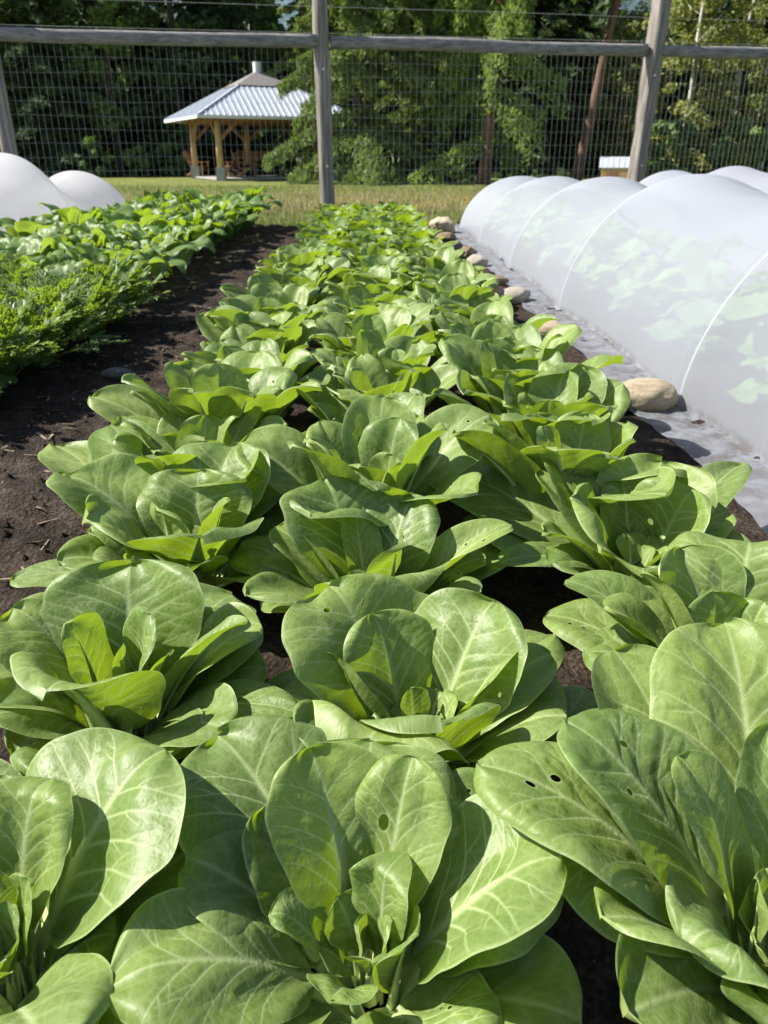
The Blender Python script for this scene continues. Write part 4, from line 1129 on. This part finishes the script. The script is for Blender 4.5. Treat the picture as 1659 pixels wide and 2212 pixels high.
# fire pit ring on the lawn edge
p = Vector(((905 - 829.5) / FOC * (29 * math.cos(PITCH) + .3), 29, -.14)); root = empty('fire_pit', p); tag(root, 'low black fire pit on the far edge of the lawn', 'fire pit')
mb = MB(); mb.tube([(0, 0, -.02), (0, 0, .34)], .62, 16, cap=False); mb.tube([(0, 0, .02), (0, 0, .05)], .6, 16); mb.obj('drum', M['black'], root)
mb = MB(); mb.tube([(.63 * math.cos(a), .63 * math.sin(a), .35) for a in np.linspace(0, 2 * math.pi, 25)], .025, 6, cap=False); mb.obj('rim', M['black'], root, smooth=True)

# ------------------------------------------------------------------ grass and flowers beyond the fence
def grass(n, y0, y1, hmin, hmax, mat, name, label, wx=.62, seed=1):
    g = np.random.default_rng(seed)
    y = y0 + (y1 - y0) * g.random(n) ** 1.4; x = (g.random(n) * 2 - 1) * (y * .60 + 1.0)
    z = np.array([gz(0, q_) for q_ in y]) - .03; an = g.uniform(0, 6.28, n); h = g.uniform(hmin, hmax, n); wd = g.uniform(.004, .008, n) * (1 + y / 40)
    lx, ly = g.normal(0, .3, n) * h, g.normal(0, .3, n) * h
    A = np.stack([x - np.cos(an) * wd, y - np.sin(an) * wd, z], 1); B = np.stack([x + np.cos(an) * wd, y + np.sin(an) * wd, z], 1); C = np.stack([x + lx, y + ly, z + h], 1)
    V = np.stack([A, B, C], 1).reshape(-1, 3)
    tag(link(name, mesh_np(name, V, np.arange(3 * n).reshape(-1, 3), M[mat], smooth=False)), label, 'grass', kind='stuff')
grass(70000, 9.7, 26, .03, .09, 'blade', 'grass', 'short green grass of the lawn just beyond the beds')
grass(26000, 12.2, 19, .06, .17, 'dry', 'dry_grass', 'longer straw-coloured grass belt across the lawn', seed=2)
g = np.random.default_rng(4); mb = MB()
for k in range(150):
    y = g.uniform(11.8, 17.5); x = g.uniform(-4.5, 3); z = gz(x, y) + g.uniform(.05, .11)
    mb.add([(x + .017 * math.cos(a), y + .017 * math.sin(a) , z + .006 * math.sin(a * 2)) for a in np.arange(6) * 1.047] + [(x, y, z + .018)], [(a, (a + 1) % 6, 6) for a in range(6)])
    mb.tube([(x, y, z - .1), (x, y, z)], .0025, 3, cap=False)
tag(mb.obj('meadow_flowers', M['yellow']), 'tiny yellow flowers scattered through the dry grass', 'flowers', kind='stuff')

# ------------------------------------------------------------------ trees
def cards(C, N_, S, asp=1.6, g=None):
    """diamond shaped sprays: centres, normals, sizes"""
    n = len(C); ref = g.normal(0, 1, (n, 3)); e1 = np.cross(N_, ref); e1 /= np.linalg.norm(e1, axis=1)[:, None] + 1e-9
    e2 = np.cross(N_, e1); e2 /= np.linalg.norm(e2, axis=1)[:, None] + 1e-9
    a, b = S[:, None] * asp / 2, S[:, None] / 2
    V = np.stack([C - e1 * a, C + e2 * b + N_ * S[:, None] * .12, C + e1 * a, C - e2 * b + N_ * S[:, None] * .12], 1).reshape(-1, 3)
    return V, np.arange(4 * n).reshape(-1, 4)

def trunk_mesh(h, r0, mat, seed, lean=(0, 0), top=.15, branches=0, blen=1.5, b0=.3, b1=.95):
    g = np.random.default_rng(seed); mb = MB(); m = 18
    pts = [(lean[0] * (i / (m - 1)) + .04 * math.sin(i * 1.1 + seed), lean[1] * (i / (m - 1)) + .04 * math.cos(i * .9 + seed), h * i / (m - 1) - .15) for i in range(m)]
    rad = [r0 * (1 - (1 - top) * i / (m - 1)) * (1.35 if i == 0 else 1) for i in range(m)]
    mb.tube(pts, rad, 9, jit=.12)
    for k in range(branches):
        f = b0 + (b1 - b0) * k / max(1, branches - 1); az = k * 2.4 + g.uniform(-.5, .5); z = h * f
        L = blen * (1 - .6 * f) * g.uniform(.6, 1.1); c = Vector((lean[0] * f, lean[1] * f, z)); d = Vector((math.cos(az), math.sin(az), g.uniform(.1, .9)))
        mb.tube([tuple(c), tuple(c + d * L * .5), tuple(c + d * L + Vector((0, 0, .1 * L)))], [r0 * .22 * (1.1 - f), r0 * .14, .01], 5)
    return mb.mesh('trunk', mat, smooth=True)

def conifer_crown(h, rbase, z0, mat, seed, whorl=.34, droop=.35, dens=1.0, size=.16, hang=0.0, top_r=.05, lowsparse=0.0):
    """branches in whorls, each clothed with small needle sprays"""
    g = np.random.default_rng(seed); C, N_, S = [], [], []; z = z0
    while z < h:
        f = (z - z0) / (h - z0); rad = rbase * (1 - f) ** .85 + top_r
        nb = int(g.integers(5, 8)); a0 = g.uniform(0, 6.28)
        for b in range(nb):
            az = a0 + b * 6.283 / nb + g.uniform(-.35, .35); L = rad * g.uniform(.62, 1.18)
            if g.random() < lowsparse * (1 - f): continue
            hn = np.array([math.cos(az), math.sin(az), 0]); sd = np.array([-hn[1], hn[0], 0])
            n = int(dens * (34 + 115 * L)); t = g.random(n) ** .75
            fall = droop * L * (t ** 1.6) - .12 * L * t ** 4
            wid = .24 * L * (1 - .72 * t) + .04
            lat = g.normal(0, .5, n) * wid
            P = hn * (t * L)[:, None] + sd * lat[:, None]; P[:, 2] += z - fall - np.abs(lat) * .35 + g.normal(0, .04, n)
            if hang: P[:, 2] -= g.random(n) ** 1.5 * hang * (.3 + t)
            nn = np.stack([hn[0] * .5 + g.normal(0, .5, n), hn[1] * .5 + g.normal(0, .5, n), .7 + g.normal(0, .4, n)], 1)
            if hang: nn = np.stack([g.normal(0, 1, n), g.normal(0, 1, n), g.normal(0, .35, n)], 1)
            C.append(P); N_.append(nn); S.append(size * .43 * g.uniform(.5, 1.5, n))
        z += whorl * g.uniform(.7, 1.3)
    C = np.concatenate(C); N_ = np.concatenate(N_); N_ /= np.linalg.norm(N_, axis=1)[:, None]; S = np.concatenate(S)
    V, F = cards(C, N_, S, 3.2, g)
    return mesh_np('crown', V, F, mat, smooth=False)

def leafy_crown(h, z0, rad, mat, seed, n=7000, size=.13, clumps=60, lean=(0, 0)):
    g = np.random.default_rng(seed); C = []
    cc = []
    for k in range(clumps):
        f = g.random(); z = z0 + (h - z0) * f; rr = rad * (math.sin(math.pi * min(1, .12 + .80 * f)) ** .7) * g.random() ** .45; az = g.uniform(0, 6.28)
        cc.append((lean[0] * z / h + rr * math.cos(az), lean[1] * z / h + rr * math.sin(az), z, g.uniform(.35, .85) * rad * .42))
    cc = np.array(cc); w_ = cc[:, 3] ** 2; idx = g.choice(clumps, n, p=w_ / w_.sum())
    d = g.normal(0, 1, (n, 3)); d /= np.linalg.norm(d, axis=1)[:, None]; rr = cc[idx, 3] * g.random(n) ** .4
    C = cc[idx, :3] + d * rr[:, None] * np.array([1, 1, .75]); nn = d + g.normal(0, .7, (n, 3)) + np.array([0, 0, .4]); nn /= np.linalg.norm(nn, axis=1)[:, None]
    V, F = cards(C, nn, size * g.uniform(.6, 1.4, n), 1.3, g)
    return mesh_np('crown', V, F, mat, smooth=False)

def xat(px, y, z=0): return (px - 829.5) / FOC * (y * math.cos(PITCH) + (CAM_H - z) * math.sin(PITCH))
def tree(name, label, px, y, crown, trunk, group=None, rz=0, s=1.0, cat='tree'):
    r = empty(name, (xat(px, y), y, -.16), rz); tag(r, label, cat, group); r.scale = (s, s, s)
    link('trunk', trunk, r)
    for c in (crown if isinstance(crown, list) else [crown]): link('crown', c, r)
    return r
NF = 'trees along the edge of the wood'
# spruce in front of the gazebo's right side
tree('spruce_tree', 'spruce with pale green drooping sprays hanging in front of the gazebo roof', 778, 29.5,
     conifer_crown(13, 3.5, 1.1, M['spruce'], 41, whorl=.6, droop=.58, dens=2.3, size=.16, hang=.3, lowsparse=.4), trunk_mesh(13, .24, M['bark'], 1), NF)
tree('spruce_tree', 'second, darker spruce just right of the middle fence post', 905, 33,
     conifer_crown(14, 3.3, .8, M['spruce'], 42, whorl=.58, droop=.55, dens=2.6, size=.17, hang=.25), trunk_mesh(14, .25, M['bark'], 2), NF)
tree('spruce_tree', 'slim spruce between the gazebo roof and the middle fence post, farther back', 690, 40,
     conifer_crown(15, 2.9, 1.0, M['spruce'], 43, whorl=.55, droop=.5, dens=1.5, size=.2), trunk_mesh(15, .24, M['bark'], 3), NF)
tree('larch_tree', 'light green larch with hanging fronds and a flared pale trunk foot', 1046, 28,
     conifer_crown(13, 2.8, 1.5, M['larch'], 44, whorl=.5, droop=.55, dens=2.0, size=.14, hang=.9, lowsparse=.72), trunk_mesh(13, .21, M['pine_bark'], 4, lean=(.5, 0)), NF)
tree('pine_tree', 'pine with a long bare reddish trunk leaning right between the larch and the right post', 1243, 31,
     conifer_crown(15, 2.2, 6.6, M['spruce'], 45, whorl=.5, droop=.3, dens=1.3, size=.2), trunk_mesh(15, .20, M['pine_bark'], 5, lean=(2.3, .5), branches=5, blen=1.2, b0=.42), NF)
BIR = [(1330, 38, 6.2, 'low yellow-green birch below the blue hill gap'), (1462, 34, 11, 'birch just right of the right fence post'), (1555, 37, 12, 'birch with a white trunk showing high in its crown'),
       (1640, 33, 11.5, 'birch at the right picture edge with forked white limbs'), (1740, 36, 12, 'birch partly cut off by the right picture edge'), (1460, 43, 8.0, 'birch behind the right fence post')]
for i, (px, y, h, lab) in enumerate(BIR):
    tree('birch_tree', lab, px, y, leafy_crown(h, .5, 1.75 + .1 * (i % 3), M['birch'], 70 + i, 8200, .125, 75), trunk_mesh(h * .95, .11, M['birch_bark'], 10 + i, lean=(.5 * math.sin(i * 2), 0), branches=9, blen=2.0), NF, rz=i)
# maple lit on top at left
tree('maple_tree', 'pale green maple catching the sun above the dark wood at upper left', 262, 41,
     leafy_crown(13, 2.2, 2.0, M['maple'], 90, 8000, .17, 60), trunk_mesh(12, .16, M['bark'], 30, branches=8, blen=2), NF)
tree('maple_tree', 'narrow yellow-green maple standing behind the gazebo vent', 560, 46, leafy_crown(10.5, 2.5, 1.3, M['maple'], 91, 5000, .17, 45), trunk_mesh(10, .13, M['bark'], 31, branches=6, blen=1.5), NF)
# dark wood
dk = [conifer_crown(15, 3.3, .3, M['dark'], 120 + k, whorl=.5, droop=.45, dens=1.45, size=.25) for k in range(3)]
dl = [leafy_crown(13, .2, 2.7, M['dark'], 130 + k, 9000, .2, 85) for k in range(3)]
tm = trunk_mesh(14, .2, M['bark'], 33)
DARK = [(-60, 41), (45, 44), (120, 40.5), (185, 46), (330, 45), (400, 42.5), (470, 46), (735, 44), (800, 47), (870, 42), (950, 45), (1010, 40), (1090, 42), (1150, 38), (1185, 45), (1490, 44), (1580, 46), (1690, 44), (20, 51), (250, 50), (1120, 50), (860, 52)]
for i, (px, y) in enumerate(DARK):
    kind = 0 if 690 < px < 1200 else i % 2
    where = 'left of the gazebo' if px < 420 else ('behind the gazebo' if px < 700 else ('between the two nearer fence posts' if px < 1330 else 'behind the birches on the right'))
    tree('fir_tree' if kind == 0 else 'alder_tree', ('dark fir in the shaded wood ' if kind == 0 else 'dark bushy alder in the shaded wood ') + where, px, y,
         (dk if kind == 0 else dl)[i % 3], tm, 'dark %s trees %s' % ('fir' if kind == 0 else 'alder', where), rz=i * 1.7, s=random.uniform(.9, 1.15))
us = [leafy_crown(1.5, .05, .9, M['maple'], 150 + k, 1600, .13, 22) for k in range(2)]
for i, (px, y, s, lab) in enumerate([(205, 38.5, 1.0, 'leafy shrub at the foot of the wood, nearest the left tunnel'), (300, 39, .8, 'leafy shrub at the foot of the wood, below the pale maple'), (375, 40, .9, 'leafy shrub just left of the gazebo'),
                                     (1120, 35, .8, 'small leafy shrub beside the larch trunk'), (1440, 33, 1.3, 'leafy shrub below the birch by the right post'), (1590, 32, 1.3, 'leafy shrub below the birches at the right edge')]):
    r = empty('shrub', (xat(px, y), y, -.16), i); r.scale = (s, s, s); tag(r, lab, 'shrub', 'shrubs along the wood'); link('foliage', us[i % 2], r)
# the wood farther back reads as one mass
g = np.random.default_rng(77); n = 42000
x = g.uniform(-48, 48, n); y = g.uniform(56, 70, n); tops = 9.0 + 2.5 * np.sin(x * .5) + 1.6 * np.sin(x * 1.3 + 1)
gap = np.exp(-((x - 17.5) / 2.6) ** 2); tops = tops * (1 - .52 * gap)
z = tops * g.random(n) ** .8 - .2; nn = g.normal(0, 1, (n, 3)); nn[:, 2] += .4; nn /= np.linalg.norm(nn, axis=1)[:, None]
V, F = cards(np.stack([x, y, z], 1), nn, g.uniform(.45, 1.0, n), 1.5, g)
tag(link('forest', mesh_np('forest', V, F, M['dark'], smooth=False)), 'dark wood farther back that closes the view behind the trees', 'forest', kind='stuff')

# distant hill, blue aerial haze painted into its base colour
M['hill'] = mat_simple('hazed_wooded_hill', [(0.35, (0.05, 0.085, 0.095)), (0.65, (0.10, 0.15, 0.165))], (.09, .09, .03), 1.0, 1.0, 6.0)
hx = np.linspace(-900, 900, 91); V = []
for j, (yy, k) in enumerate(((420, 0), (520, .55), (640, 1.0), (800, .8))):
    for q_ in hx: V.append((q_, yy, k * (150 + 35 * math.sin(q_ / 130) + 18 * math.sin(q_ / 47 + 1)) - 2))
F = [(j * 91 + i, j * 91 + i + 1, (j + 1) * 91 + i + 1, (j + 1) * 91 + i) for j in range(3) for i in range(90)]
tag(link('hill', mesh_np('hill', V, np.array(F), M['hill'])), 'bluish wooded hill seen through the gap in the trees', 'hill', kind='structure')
